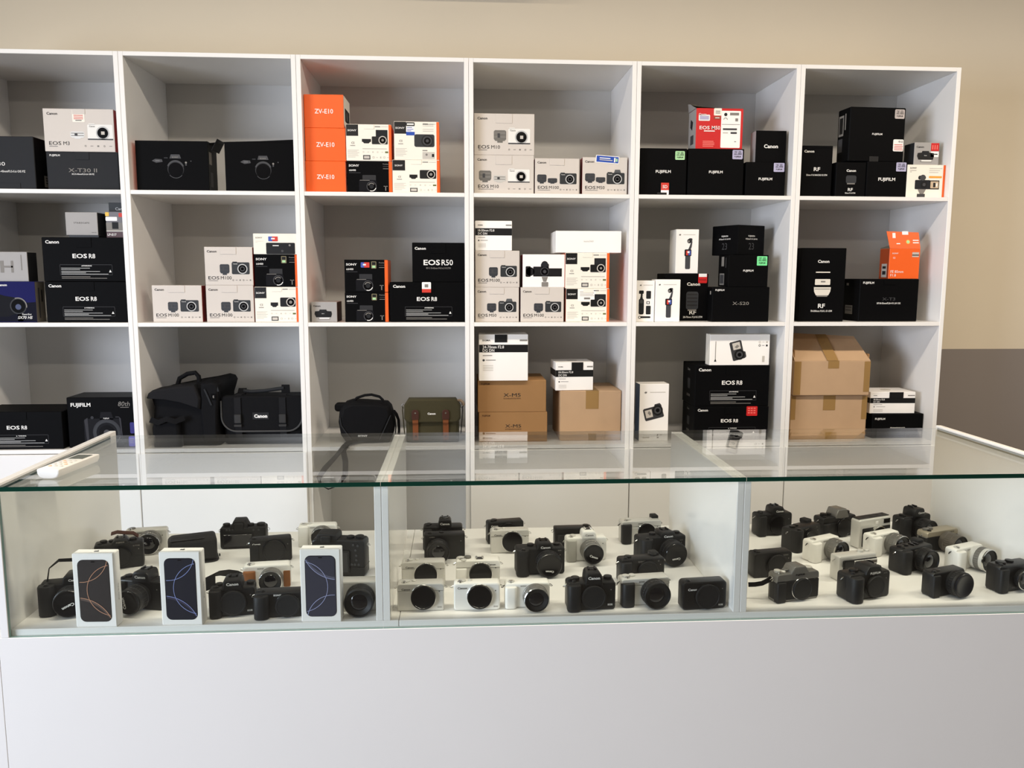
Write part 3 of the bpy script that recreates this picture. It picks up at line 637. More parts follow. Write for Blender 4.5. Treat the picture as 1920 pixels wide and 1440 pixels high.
# --- plain black / charcoal boxes
def d_center(t, h=.055): return lambda P: P.t(t, .5, .49, h, WINK, 'C', .04, 1.15)
def d_name(model, sub=None, sh=.1, lc=DIMINK, corner='FUJIFILM', cv=.09, ch=.05):
    def f(P):
        P.t(corner, .05, cv, ch, WINK, bold=.04, sx=1.1); P.t(model, .5, .47, sh, lc, 'C', .01, 1.55)
        if sub: P.t(sub, .5, .57, .04, WINK, 'C', .03, .9)
    return f
def genuine(P):
    P.t('正品', .5, .33, .32, INK, 'C', .01); P.t('FUJIFILM', .5, .72, .16, INK, 'C', .03, .9)
o = box('u1a', 'camera_box', 'charcoal box cut off by the left edge of the photo, on the top shelf', 'box', CHARC, lambda P: (P.t('X-T30', .585, .52, .07, WINK, 'R', .0, 1.5), P.t('15-45mmF3.5-5.6 OIS PZ', .86, .66, .04, WINK, 'R', .02, .9)), R=BLK, bev=.002); flap(o, .5, .78, 1.0, CHARC, .88, 'bottom_flap')
mb, P = face(o, 'R'); P.r(.3, .7, .62, .92, GREYINK, 1); P.lines(.35, [(.73, .58), (.78, .55), (.83, .58)], INK, .02); mb.build('side_print', o)
o = box('u1b', 'camera_box', 'charcoal box lying under the large white camera box', 'box', CHARC, d_name('X-T30 II', 'XC15-45mmF3.5-5.6 OIS PZ', .10, GREYINK)); flap(o, .41, .60, .2, CHARC)
def d_fl(P):
    P.t('FUJIFILM', .06, .145, .075, WINK, bold=.05, sx=1.05); P.t('80th', .86, .13, .09, GREYINK, 'C', .0, 1.0, .2); P.r(.80, .195, .93, .205, GREYINK, 2)
    g = mat('print_grey_body', (54, 54, 58), .5, spec=.08); b = mat('print_dark_body', (22, 22, 25), .5, spec=.08)
    P.r(.24, .42, .80, .98, b, 2, .05); P.p([(.48, .44), (.50, .29), (.66, .29), (.69, .44)], b, 2); P.t('FUJIFILM', .58, .415, .022, WINK, 'C', .03, ly=4); P.p([(.25, .45), (.30, .40), (.31, .95), (.28, 1.0)], g, 3); P.p([(.77, .38), (.80, .42), (.82, .95), (.81, .95), (.78, .5)], g, 3)
    P.c(.58, .70, .27, g, 3); P.c(.58, .70, .25, BLK2, 4); P.c(.58, .70, .2, b, 5); P.c(.58, .70, .15, BLK3, 6); P.arc(.58, .70, .26, 20, 150, .006, GREYINK, 7); P.c(.58, .7, .06, DIMINK, 7); P.c(.37, .40, .03, g, 4); P.r(.72, .38, .77, .40, g, 4)
o = box('u3b', 'camera_box', 'black box picturing a camera front, right of the black warning-panel box at lower left', 'box', BLK, d_fl, T=CHARC, bev=.002)
sticker(o, .90, .78, .995, .98, mat('violet_sticker', (88, 78, 190), .4), lambda P: P.lines(.15, [(.2, .85), (.4, .7), (.6, .85)], LAVST, .06), label='violet sticker'); sticker(o, .93, .50, .995, .72, mat('violet_dark', (40, 34, 110), .4))
o = box('y1a', 'lens_box', 'black box with a pale green sticker and a red card label at its foot', 'box', BLK, d_center('FUJIFILM', .06), group='plain black boxes with a small centred word')
sticker(o, .75, .055, .955, .24, GREENST, genuine, label='pale green sticker'); sticker(o, .46, .73, .63, .99, PWH, lambda P: (P.r(0, 0, 1, .6, REDINK), P.t('SD', .5, .32, .26, WINK, 'C', .03, ly=3)), label='red and white label'); flap(o, .38, .585, 1.0, BLK2, .935, 'bottom_flap')
o = box('y1b', 'lens_box', 'black box under the torn red box', 'box', BLK, d_center('FUJIFILM', .055), group='plain black boxes with a small centred word'); sticker(o, .79, .02, .975, .215, LAVST, genuine, label='lavender sticker')
o = box('y1c', 'lens_box', 'black box with lavender sticker under the small black cube', 'box', BLK, d_center('FUJIFILM', .075), group='plain black boxes with a small centred word'); sticker(o, .70, .02, .97, .28, LAVST, genuine, label='lavender sticker')
box('y1e', 'lens_box', 'small black cube box with pale grey side on top of a black box', 'box', BLK, lambda P: P.t('Canon', .5, .49, .12, WINK, 'C', .05, 1.1), L=GCARD)
o = box('z1c', 'lens_box', 'black box with lavender sticker at the bottom, left of the cream box', 'box', BLK, d_center('FUJIFILM', .09), group='plain black boxes with a small centred word'); sticker(o, .72, .02, .97, .27, LAVST, genuine, label='lavender sticker')
o = box('z1d', 'lens_box', 'biggest plain black box, laid across two smaller ones near the right end', 'box', BLK, lambda P: P.t('FUJIFILM', .5, .49, .035, WINK, 'C', .04, 1.2), yaw=3, bev=.003, group='plain black boxes with a small centred word')
sticker(o, .80, .03, .975, .20, mat('grey_sticker', (188, 178, 174), .5), genuine, label='pale grey sticker'); sticker(o, .80, .58, .985, .80, PWH, lambda P: (P.t('中古', .72, .2, .16, INK, 'C'), P.lines(.1, [(.42, .9), (.56, .95), (.7, .9), (.84, .95)], REDINK, .05)), label='white sticker')
flap(o, .38, .545, 1.0, BLK2, .90, 'bottom_flap'); mb, P = face(o, 'L'); P.r(.1, .12, .5, .5, GREYINK, 1); P.r(.16, .16, .44, .46, BLK2, 2); P.r(.1, .55, .45, .8, DIMINK, 1); P.r(.6, .1, .68, .4, GREYINK, 1); mb.build('side_print', o)
o = box('y2d', 'camera_box', 'wide black box at the bottom with a thin pale word in its centre', 'box', BLK, d_name('X-S20', None, .09, GREYINK), bev=.002); mb, P = face(o, 'L'); P.r(.5, .12, .75, .22, GREYINK, 1); mb.build('side_print', o)
o = box('y2e', 'lens_box', 'black box with a bright green sticker, middle of its stack', 'box', BLK, d_center('FUJIFILM', .06), group='plain black boxes with a small centred word'); sticker(o, .71, .04, .97, .33, GREENB, genuine, label='bright green sticker')
mb, P = face(o, 'L'); P.r(.3, .05, .55, .35, GREYINK, 1); P.r(.7, .08, .76, .4, DIMINK, 1); P.r(.15, .58, .6, .95, GREYINK, 1); P.r(.2, .62, .55, .9, DIMINK, 2); mb.build('side_print', o)
o = box('z2b', 'camera_box', 'wide black box under the open orange box', 'box', BLK, d_name('X-T3', 'XF18-55mmF2.8-4 R LM OIS', .07, DIMINK), bev=.002); flap(o, .40, .60, .14, BLK)
mb, P = face(o, 'L'); P.r(.2, .1, .34, .16, GREYINK, 1); P.r(.18, .63, .62, .84, GREYINK, 1); P.lines(.22, [(.67, .58), (.74, .55)], BLK2, .02); mb.build('side_print', o)
box('z3d', 'camera_box', 'flat black box at the bottom right under a white box with black band', 'box', BLK, d_name('', 'XF16-50mmF2.8-4.8 R LM WR', .08, DIMINK, cv=.2, ch=.08), bev=.002)
# the box stood corner-on
x0, x1, z0, z1, y0, d = BOX['y2f']; sd = (x1 - x0) / 2 * 1.40; h = z1 - z0
mb = MB(); mb.chbox(-sd / 2, sd / 2, -sd / 2, sd / 2, 0, h - .0005, .002, BLK)
for sde in 'FL':
    P = Print(mb, sd, sd, h, sde); P.t('FUJINON', .5, .36, .05, WINK, 'C', .03, 1.1); P.t('XF23mmF1.4 R LM WR', .5, .46, .045, WINK, 'C', .02, .9); P.t('23', .5, .70, .22, DIMINK, 'C', -.005, .85)
o = mb.build('lens_box', None, ((x0 + x1) / 2, y0 + .105, z0 + .0005), (0, 0, math.radians(26))); tag(o, 'black box stood corner-on with two faces showing, topmost of its stack', 'box')
# --- tall lens boxes
def d_rf(top, sub, lensv, white=False, u=.5, rfv=.74):
    def f(P):
        P.t('Canon', u, top, .04 if white else .07, WINK, 'C' if u > .2 else 'L', .05, 1.15)
        if white:
            w = mat('print_white_lens', (222, 216, 204), .5)
            P.r(.34, .32, .66, .335, w, 2); P.r(.35, .335, .65, .41, BLK3, 2); P.r(.33, .42, .67, .50, w, 2, .01); P.r(.46, .445, .56, .465, GREYINK, 3); P.p([(.31, .53), (.69, .53), (.68, .59), (.64, .64), (.36, .64), (.32, .59)], w, 2); P.r(.33, .55, .67, .56, GREYINK, 3); P.r(.38, .64, .62, .66, GREYINK, 2)
        elif lensv:
            a, b, l0, l1 = lensv
            P.r(l0, a, l1, b, mat('print_lens', (52, 54, 58), .5), 2, .05)
            for i in range(4): P.r(l0 + .02, a + (b - a) * (.12 + .2 * i), l1 - .02, a + (b - a) * (.2 + .2 * i), DIMMER, 3)
            P.r(l0 + .04, b, l1 - .04, b + .03, GREYINK, 3)
        P.t('RF', .5 if lensv is None or white else (u if u > .2 else .5), rfv, .06 if white else .09, WINK, 'C', .03, 1.2); P.t(sub, .5 if u <= .5 else u, rfv + (.07 if white else .10), .025 if white else .04, WINK, 'C', .02, .85)
    return f
o = box('z1a', 'lens_box', 'tall black box at the left of the rightmost top shelf', 'box', BLK, lambda P: (P.t('Canon', .06, .11, .05, WINK, 'L', .05, 1.15), P.t('RF', .5, .455, .075, WINK, 'C', .03, 1.25), P.t('35mm F1.8 MACRO IS STM', .5, .57, .032, WINK, 'C', .03, .85)), bev=.0018)
w_, d_, h_ = o['dims']; m_ = MB(); m_.prism([(-.02, 0), (.056, 0), (.056, .007), (.0, .006), (-.006, .003)], 'y', -d_ / 2 - .001, -d_ / 2 + .0, .0, BLK); m_.build('torn_flap_edge', o, (0, -.0002, h_ - .008))
box('z1b', 'lens_box', 'small black box with a lens picture, left under the biggest black box', 'box', BLK, d_rf(.24, '50mm F1.8 STM', (.38, .6, .34, .68), rfv=.78), bev=.0018)
o = box('y2c', 'lens_box', 'black box with a lens picture behind two white boxes', 'box', BLK, d_rf(.22, '28-70mm F2.8 IS STM', (.38, .76, .50, .78), u=.66, rfv=.82), bev=.0018)
sticker(o, .765, .0, .97, .20, RED, lambda P: (P.r(.05, .0, .95, .35, WINK), P.r(.1, .6, .9, .7, REDD)), label='red and white sticker')
box('z2a', 'lens_box', 'tall black box with a white lens picture', 'box', BLK, d_rf(.18, '70-200mm F2.8 L IS USM', None, True, rfv=.785), bev=.0018)
# --- small grey boxes
def d_grey(P):
    P.t('Canon', .08, .20, .085, INK, bold=.04, sx=1.15); P.p([(.14, .47), (.30, .45), (.32, .38), (.58, .38), (.60, .45), (.78, .47), (.80, .60), (.76, .76), (.18, .76), (.12, .60)], BLK2, 2); P.r(.33, .41, .57, .62, CHARC, 3); P.t('Canon', .45, .58, .035, WINK, 'C', .03, ly=5); P.r(.30, .78, .7, .84, WINK, 3); P.r(.26, .82, .72, .87, GREYINK, 2)
box('w2a', 'lens_box', 'small grey box picturing a lens, alone at the left of the shelf', 'box', GCARD, d_grey, R=CHARC)
o = box('z1f', 'lens_box', 'small grey box with red sticker standing on the cream box', 'box', GCARD, d_grey, L=CHARC)
sticker(o, .66, .03, .98, .38, RED, lambda P: [P.r(.14 + .28 * i, .25, .26 + .28 * i, .8, mat('pink_ink', (236, 120, 110), .5)) for i in range(3)], label='red sticker'); sticker(o, .66, .40, .98, .64, PWH, lambda P: P.r(.15, .4, .85, .6, INK), label='white price sticker')
o = box('u2e', 'accessory_box', 'small grey box with thin spaced letters, on the upper black box', 'box', GCARD, lambda P: (P.t('S T A R S C A P E', .5, .46, .07, INK, 'C', .0, .9), P.t('L I M I T E D', .95, .88, .03, INK, 'R', .02)), R=CHARC, gap=.0085)
w_, d_, h_ = o['dims']; MB().chbox(-w_ / 2 + .008, w_ / 2, -d_ / 2 + .003, d_ / 2, -.0083, -.0002, .0003, BLK2).build('drawer_base', o)
o = box('u2b', 'accessory_box', 'grey box with a line drawing standing on the blue box at the left edge', 'box', GCARD, lambda P: (P.r(.42, .32, .52, .68, GREYINK, 2), P.r(.54, .3, .6, .7, GREYINK, 2), P.r(.6, .47, .75, .53, GREYINK, 2), P.r(.72, .3, .76, .7, GREYINK, 2), P.arc(.46, .5, .2, 120, 240, .008, GREYINK, 3), P.r(.89, .1, .905, .62, GREYINK, 2)), R=CHARC)
def d_sx(P):
    P.r(.0, .0, 1, .98, BLUECARD, 1); P.p([(0, .62), (1, .5), (1, .98), (0, .98)], mat('navy_card', (10, 10, 26), .5, spec=.06), 2); P.t('Canon', .52, .08, .06, WINK, 'C', .05, 1.1, ly=3)
    b = mat('print_body2', (20, 20, 24), .5, spec=.06); P.p([(.2, .45), (.35, .25), (.55, .35), (.82, .42), (.84, .7), (.6, .85), (.2, .9)], b, 3); P.c(.74, .60, .20, DIMMER, 4); P.c(.74, .60, .17, BLK, 5); P.c(.74, .62, .07, mat('lens_blue_ink', (52, 62, 96), .5), 6); P.arc(.74, .60, .2, 250, 370, .012, GREYINK, 6)
    P.t('PowerShot', .93, .80, .04, WINK, 'R', .02, .9, .2, 7); P.t('SX70 HS', .94, .88, .07, WINK, 'R', .03, 1.0, .25, 7)
o = box('u2a', 'camera_box', 'deep blue box picturing a black camera at the left photo edge', 'box', BLUECARD, d_sx, R=mat('dark_silver_card', (112, 106, 96), .45)); sticker(o, .72, .76, .80, .98, PWH, label='torn white patch')
mb, P = face(o, 'R'); P.r(.3, .15, .45, .9, DIMINK, 1); P.r(.6, .2, .75, .5, BLK2, 1); mb.build('side_print', o)
o = box('u2f', 'battery_pack', 'grey battery blister box with yellow tag, next to the small grey box', 'box', mat('mid_grey_card', (112, 110, 114), .45), lambda P: (P.r(0, .42, 1, .72, GREYINK, 1), P.r(.3, .40, .62, .66, CHARC, 2), P.r(0, .72, 1, .76, PALEINK, 2), P.r(0, .78, 1, 1, mat('plum_ink', (84, 62, 66), .5), 2), P.t('LP-E17', .05, .88, .09, WINK, 'L', .04, ly=4)))
sticker(o, -.02, .02, .17, .17, YELST, label='yellow tag'); sticker(o, .66, .05, .99, .2, REDINK, label='red tag'); sticker(o, -.01, .2, .57, .35, PWH, label='white strip')
box('u2g', 'accessory_box', 'dark grey box behind the battery blister box', 'box', mat('dark_green_grey', (62, 64, 62), .5), lambda P: P.t('Canon', .4, .17, .08, WINK, 'L', .03, 1.1))
# --- white lens boxes with a black band
def d_sig(l1, l2, band, ht):
    def f(P):
        a, b = band
        P.t('SIGMA', .07, a * .58, .035, INK, 'L', .04, 1.25); P.r(.83, a * .5, .985, a * .66, GREYINK, 2); P.r(.002, a, .998, b, BLK2, 1)
        P.t(l1, .075, a + (b - a) * .30, ht, WINK, 'L', .02, .95, ly=3); P.t(l2, .075, a + (b - a) * .74, ht, WINK, 'L', .02, .95, ly=3)
        P.r(.08, b + .06, .27, b + .075, GREYINK, 2); P.c(.095, b + .17, .025, DIMINK, 2); P.r(.14, b + .16, .34, b + .175, GREYINK, 2); P.lines(.08, [(b + .28 + .035 * i, .29) for i in range(4)], PALEINK, .01)
    return f
def sigma(key, label, l1, l2, band, ht, tab=None, **k):
    o = box(key, 'lens_box', label, 'box', PWH, d_sig(l1, l2, band, ht), group='white lens boxes with a black band', **k)
    if tab: f = flap(o, tab[0], tab[1], tab[2], BLK2); f['label'] = 'black tuck flap'
    return o
sigma('x2c', 'white lens box with a black band, topmost of the white stack by the middle post', '18-50mm F2.8', 'DC DN', (.25, .49), .075)
o = sigma('x3c', 'largest white lens box with a black band, on the brown boxes', '24-70mm F2.8', 'DG DN', (.22, .385), .06, (.32, .575, .17))
for k, l, q in (('x3e', 'small white lens box with a black band on the brown carton', 3), ('z3c', 'low white lens box with a black band on the flat black box', -2)):
    o = sigma(k, l, '18-50mm F2.8', 'DC DN', (.28, .52), .07, (.42, .73, .29), yaw=q, L=PWH); w_, d_, h_ = o['dims']
    mb, P = face(o, 'L'); P.r(0, .28, 1, .52, BLK2, 1); mb.build('side_band', o); MB().lathe([(.02, 0), (.02, .0006)], 'z', (0, 0, h_), PALEINK, 24).build('top_seal', o)
# --- white boxes with gadget pictures
def gimbal(P, cx, s=1.0, v0=.2):
    b = mat('print_gimbal', (64, 64, 68), .5); h = .7 * s; k = P.H / P.W
    def X(x): return cx + x * k
    P.r(X(-.075), v0 + .44 * h, X(.045), v0 + h, b, 2, .03); P.r(X(-.095), v0 + .36 * h, X(.065), v0 + .58 * h, BLK2, 3, .02); P.r(X(-.06), v0 + .40 * h, X(-.01), v0 + .55 * h, REDINK, 4); P.r(X(-.005), v0 + .40 * h, X(.05), v0 + .55 * h, BLUEINK, 4); P.r(X(-.03), v0 + .42 * h, X(.02), v0 + .48 * h, WINK, 5)
    P.p([(X(-.01), v0 + .36 * h), (X(.02), v0 + .26 * h), (X(.06), v0 + .1 * h), (X(.085), v0 + .1 * h), (X(.07), v0 + .28 * h), (X(.05), v0 + .36 * h)], b, 2); P.c(X(.01), v0 + .09 * h, .05, BLK2, 3); P.c(X(-.005), v0 + .1 * h, .025, GREYINK, 4); P.r(X(.0), v0, X(.08), v0 + .1 * h, b, 3, .02)
def dji(P, u=.12, v=.12, h=.03): P.t('dji', u, v, h, INK, 'L', .06, 1.2, .2); P.r(u + .19, v - .006, min(.92, u + .72), v + .006, PALEINK, 2)
for k, l in (('y2b', 'white box with a handheld gimbal picture, at the bottom beside a black lens box'), ('y2g', 'white box with a handheld gimbal picture, standing on top of a black lens box')):
    box(k, 'gimbal_box', l, 'box', PWH, lambda P: (dji(P), gimbal(P, .56)), yaw=3 if k == 'y2g' else 0, group='white boxes with a gimbal picture')
box('y2a', 'accessory_box', 'slim white box picturing gimbal accessories by the shelf post', 'box', PWH, lambda P: (dji(P, .18, .11, .028), P.r(.14, .44, .42, .82, CHARC, 2, .04), P.p([(.2, .44), (.36, .44), (.32, .37), (.24, .37)], CHARC, 2), P.r(.14, .24, .40, .32, BLK2, 2, .02), P.r(.24, .32, .34, .38, CHARC, 2), P.r(.2, .47, .36, .55, DIMINK, 3), P.r(.54, .25, .80, .44, CHARC, 2, .02), P.r(.56, .50, .74, .57, DIMINK, 2), P.r(.60, .515, .70, .555, PWH, 3), P.r(.54, .61, .80, .82, CHARC, 2, .02), P.r(.2, .865, .80, .91, CHARC, 2, .02), P.c(.2, .89, .035, CHARC, 2), P.c(.2, .89, .02, PWH, 3)))
def action(P, u, v, s, ang):
    k = P.H / P.W; a = math.radians(ang)
    def T(pts): return [(u + (x * math.cos(a) - y * math.sin(a)) * s * k, v + (x * math.sin(a) + y * math.cos(a)) * s) for x, y in pts]
    P.p(T([(-.5, -.25), (-.44, -.3), (.1, -.3), (.16, -.4), (.42, -.4), (.48, -.3), (.5, .3), (.45, .34), (-.46, .34), (-.5, .28)]), mat('print_action', (52, 52, 54), .5), 2)
    P.p(T([(-.42, -.2), (-.06, -.2), (-.06, .2), (-.42, .2)]), PALEINK, 3); P.p(T([(-.3, -.05), (-.2, -.15), (-.12, .0), (-.2, .12)]), GREYINK, 4)
    c = T([(.24, -.06)])[0]; P.c(c[0], c[1], .27 * s, BLK2, 3); P.c(c[0], c[1], .18 * s, DIMINK, 4); P.c(c[0], c[1], .1 * s, BLK3, 5)
o = box('y3a', 'action_camera_box', 'white upright box picturing a black action camera, beside the post', 'box', PWH, lambda P: (dji(P, .16, .145, .03), action(P, .48, .50, .34, -14), P.r(.13, .93, .36, .945, PALEINK, 2), P.r(.62, .88, .66, .905, GREYINK, 2), P.r(.62, .93, .68, .95, GREYINK, 2), P.r(.72, .885, .8, .9, PALEINK, 2)), L=mat('blue_grey_card', (62, 84, 116), .5), yaw=2)
box('y3d', 'action_camera_box', 'white box picturing an action camera, lying on the large black boxes', 'box', PWH, lambda P: (action(P, .46, .52, .62, 76), P.r(.09, .22, .10, .8, GREYINK, 2), P.p([(.075, .88), (.095, .78), (.115, .88)], INK, 2), icons(P, .83, .95, .36, 3, INK, .06), icons(P, .83, .95, .25, 3, PALEINK, .06), P.r(.88, .7, .92, .9, PALEINK, 2)), L=SWH)
box('x2h', 'slim_box', 'long plain white box bridging two cream camera boxes', 'box', PWH, lambda P: P.t('insta360', .5, .47, .08, PALEINK, 'C', 0, 1.2))
def d_zve(P):
    P.r(.07, .36, .19, .68, BLK2, 2, .03); P.c(.18, .52, .13, BLK2, 2); P.r(.25, .37, .62, .67, BLK2, 2, .02); P.r(.62, .42, .93, .67, BLK2, 2); P.c(.52, .30, .10, CHARC, 3); P.r(.43, .27, .62, .40, CHARC, 2, .05); P.c(.52, .52, .13, DIMINK, 3); P.c(.52, .52, .11, BLK3, 4); P.c(.52, .52, .05, DIMINK, 5); P.p([(.45, .68), (.60, .68), (.56, .83), (.49, .83)], GREYINK, 2); P.r(.45, .84, .61, .98, GREYINK, 2, .02)
box('x2e', 'camera_box', 'bright white box picturing a black camera with screen folded out sideways', 'box', PWH, d_zve, L=REDD, R=REDD)
# --- torn red box with its lid open
o = box('y1d', 'camera_box', 'torn red box with open lid and white label panel, on the black boxes', 'box', RED, lambda P: (P.t('Canon', .05, .15, .05, WINK, 'L', .04, 1.1, .1), P.t('M50', .075 + .045 + P.t('EOS', .075, .475, .085, WINK, 'L', .03, 1.3), .475, .09, WINK, 'L', .02, 1.0), P.r(.17, .545, .40, .57, WINK, 2), P.lines(.15, [(.80, .38), (.84, .4), (.88, .4), (.92, .38)], mat('pink_ink', (236, 120, 110), .5), .02)), L=GCARD, F=RED, T=mat('inside_card', (96, 90, 78), .8), bev=.0015)
sticker(o, .53, .06, .945, .965, PWH, lambda P: (P.c(.22, .10, .045, INK, 2), P.r(.44, .05, .9, .12, GREYINK, 2), P.arc(.22, .24, .05, 180, 360, .008, GREYINK, 2), P.r(.72, .2, .86, .28, GREYINK, 2), P.r(.04, .36, .96, .372, GREYINK, 2), P.r(.1, .47, .82, .52, DIMINK, 2), P.r(.1, .58, .36, .61, PALEINK, 2), P.r(.5, .57, .82, .62, DIMINK, 2), P.r(.7, .82, .8, .84, GREYINK, 2)), name='label_panel', label='white label panel with barcode')
sticker(o, .05, .16, .29, .31, WINK, lambda P: P.r(.1, .2, .9, .8, LAVST)); sticker(o, .37, .0, .535, .18, SWH, lambda P: P.lines(.2, [(.35, .8), (.6, .8)], GREYINK, .1), th=.0012); sticker(o, .37, .20, .52, .27, mat('brown_sticker', (150, 70, 50), .5), lambda P: P.r(.2, .35, .8, .6, WINK))
w_, d_, h_ = o['dims']
MB().prism([(-w_ / 2, 0), (w_ / 2, 0), (w_ / 2, .004), (-w_ / 2 + .004, .034), (-w_ / 2, .034)], 'y', d_ / 2 - .002, d_ / 2, .0, mat('inside_card', (96, 90, 78), .8)).build('raised_back_panel', o, (0, 0, h_))
m_ = MB(); m_.poly([(-w_ / 2 + .002, -d_ / 2 + .03, .012), (w_ / 2 - .004, -d_ / 2 + .03, .0015), (w_ / 2 - .002, d_ / 2 - .003, .006), (-w_ / 2 + .002, d_ / 2 - .003, .033)], mat('inside_card', (96, 90, 78), .8)); m_.poly([(-w_ / 2 + .002, -d_ / 2 + .03, .011), (w_ / 2 - .004, -d_ / 2 + .03, .0005), (w_ / 2 - .002, d_ / 2 - .003, .005), (-w_ / 2 + .002, d_ / 2 - .003, .032)], mat('inside_card', (96, 90, 78), .8)); m_.build('open_lid', o, (0, 0, h_))
m_ = MB(); m_.poly([(0, -d_ / 2, 0), (0, d_ / 2, 0), (-.006, d_ / 2 - .01, .03), (-.008, 0, .022), (-.005, -d_ / 2 + .02, .008)], mat('inside_card2', (150, 146, 138), .7)); m_.poly([(-.001, -d_ / 2, 0), (-.001, d_ / 2, 0), (-.007, d_ / 2 - .01, .03), (-.009, 0, .022), (-.006, -d_ / 2 + .02, .008)], GCARD); m_.build('torn_side_flap', o, (-w_ / 2, 0, h_))
mb, P = face(o, 'L'); P.p([(.3, .2), (.6, .3), (.5, .5), (.25, .4)], CHARC, 1); P.r(.3, .62, .7, .85, DIMINK, 1); mb.build('side_print', o)
# --- orange lens box, open
o = box('z2c', 'lens_box', 'open orange box with raised flap standing on the wide black box', 'box', ORANGE, lambda P: (P.t('SONY', .08, .16, .045, WINK, 'L', .02, 1.3), P.t('α', .12, .30, .07, WINK, 'L', .0, 1.3), P.t('FE 85mm', .06, .76, .085, WINK, 'L', .0, 1.0), P.t('F1.8', .06, .88, .085, WINK, 'L', 0, 1.0), P.r(.74, .12, .96, .28, mat('grey_ink2', (190, 180, 170), .5), 2), P.r(.74, .2, .96, .23, INK, 3)), L=mat('dark_orange_card', (150, 62, 28), .5), T=mat('inside_card', (96, 90, 78), .8))
w_, d_, h_ = o['dims']
m_ = MB(); m_.prism([(-w_ / 2, 0), (w_ / 2, 0), (w_ / 2 - .004, .062), (-w_ / 2 - .010, .066)], 'y', -.0007, .0007, 0, ORANGE); P = Print(m_, w_, .0014, .066); P.r(.1, .1, .2, .4, WINK, 2); P.r(.42, .0, .62, .2, PWH, 2); P.c(.6, .62, .12, YELST, 2); P.c(.6, .62, .08, GREENST, 3); P.r(.22, .7, .34, .76, WINK, 2); P.r(.76, .5, .95, .56, WINK, 2); P.r(.76, .64, .95, .7, WINK, 2)
m_.build('raised_flap', o, (0, -d_ / 2 + .001, h_ + .0005), (math.radians(-12), 0, 0))
m_ = MB(); m_.prism([(-d_ / 2 + .003, 0), (d_ / 2, 0), (d_ / 2, .004), (-d_ / 2 + .006, .012)], 'x', -.0006, .0006, 0, mat('inside_card', (96, 90, 78), .8)); m_.build('side_flap', o, (-w_ / 2 + .001, 0, h_))
mb, P = face(o, 'L'); P.r(.25, .5, .8, .95, mat('label_grey', (170, 164, 156), .5), 1); P.r(.35, .58, .7, .66, INK, 2); P.r(.35, .74, .7, .86, INK, 2); mb.build('side_label', o)
# --- brown cartons
def d_xm5(P): P.t('FUJIFILM', .05, .11, .05, DBROWN, 'L', .03, 1.05); P.t('X-M5', .5, .46, .11, INK, 'C', .0, 1.5); P.t('XC15-45mmF3.5-5.6 OIS PZ', .5, .57, .035, DBROWN, 'C', .02, .95)
box('x3a', 'brown_camera_box', 'brown card box with printed letters, lowest of its stack under the big white lens box', 'box', KRAFTD, d_xm5, group='brown printed camera boxes', bev=.002)
box('x3b', 'brown_camera_box', 'brown card box with printed letters, directly under the big white lens box', 'box', KRAFTD, d_xm5, group='brown printed camera boxes', bev=.002)
def tape(o, u0, u1, v0, v1, m=KRAFTT):
    w, d, h = o['dims']; mb = MB(); mb.chbox(-w / 2 + u0 * w, -w / 2 + u1 * w, -d / 2 - .0008, -d / 2 - .0001, h - v1 * h, h - v0 * h, .0002, m)
    if v0 <= 0: mb.chbox(-w / 2 + u0 * w, -w / 2 + u1 * w, -d / 2, d / 2, h + .0001, h + .0008, .0002, m)
    return mb.build('packing_tape', o)
o = box('x3d', 'carton', 'square brown carton with tape under the small white lens box', 'box', KRAFT, None, bev=.002); tape(o, .42, .63, 0, .36); tape(o, .47, .60, .86, 1)
o = box('z3a', 'carton', 'brown taped carton at the lower right, under another carton', 'box', KRAFT, None, bev=.002, group='stacked brown cartons'); tape(o, .42, .58, 0, .34); tape(o, .47, .62, .84, 1); tape(o, 0, .06, .02, .55); tape(o, .93, 1, .02, .55)
x0, x1, z0, z1, y0, d = BOX['z3b']; w_ = x1 - x0; BOX['z3b'] = (x0, x1, z0, 1.183, y0, d)
o = box('z3b', 'carton', 'upper brown carton with partly open top flaps at the lower right', 'box', KRAFT, None, bev=.002, T=KRAFTD, yaw=-.5, group='stacked brown cartons'); tape(o, .44, .585, .0001, .22); tape(o, 0, .09, .02, .98); tape(o, .92, 1, .02, .9); h_ = o['dims'][2]
m_ = MB(); m_.poly([(-w_ / 2, 0, 0), (w_ / 2, 0, 0), (w_ / 2 - .012, .125, .085), (-w_ / 2 + .012, .125, .10)], KRAFT); m_.poly([(-w_ / 2, .003, 0), (w_ / 2, .003, 0), (w_ / 2 - .012, .128, .082), (-w_ / 2 + .012, .128, .097)], KRAFTD)
m_.build('front_flap', o, (0, -d / 2 + .001, h_)); m_ = MB(); a = Vector((0, .125, .0925)); 
m_.add([(-.022, -.0006, .001), (.022, -.0006, .001), (.022, .1244, .0935), (-.022, .1244, .0935)], [(0, 1, 2, 3)], KRAFTT); m_.build('flap_tape', o, (0, -d / 2 - .0005, h_))
m_ = MB(); m_.prism([(-d / 2 + .01, 0), (d / 2 - .1, 0), (d / 2 - .11, .045), (-d / 2 + .03, .04)], 'x', -.0012, .0012, 0, KRAFTD); m_.build('side_flap', o, (-w_ / 2 + .004, 0, h_), (0, math.radians(10), 0))
m_ = MB(); m_.prism([(-d / 2 + .01, 0), (d / 2 - .1, 0), (d / 2 - .11, .03), (-d / 2 + .02, .025)], 'x', -.0012, .0012, 0, KRAFTD); m_.build('side_flap', o, (w_ / 2 - .004, 0, h_), (0, math.radians(16), 0))
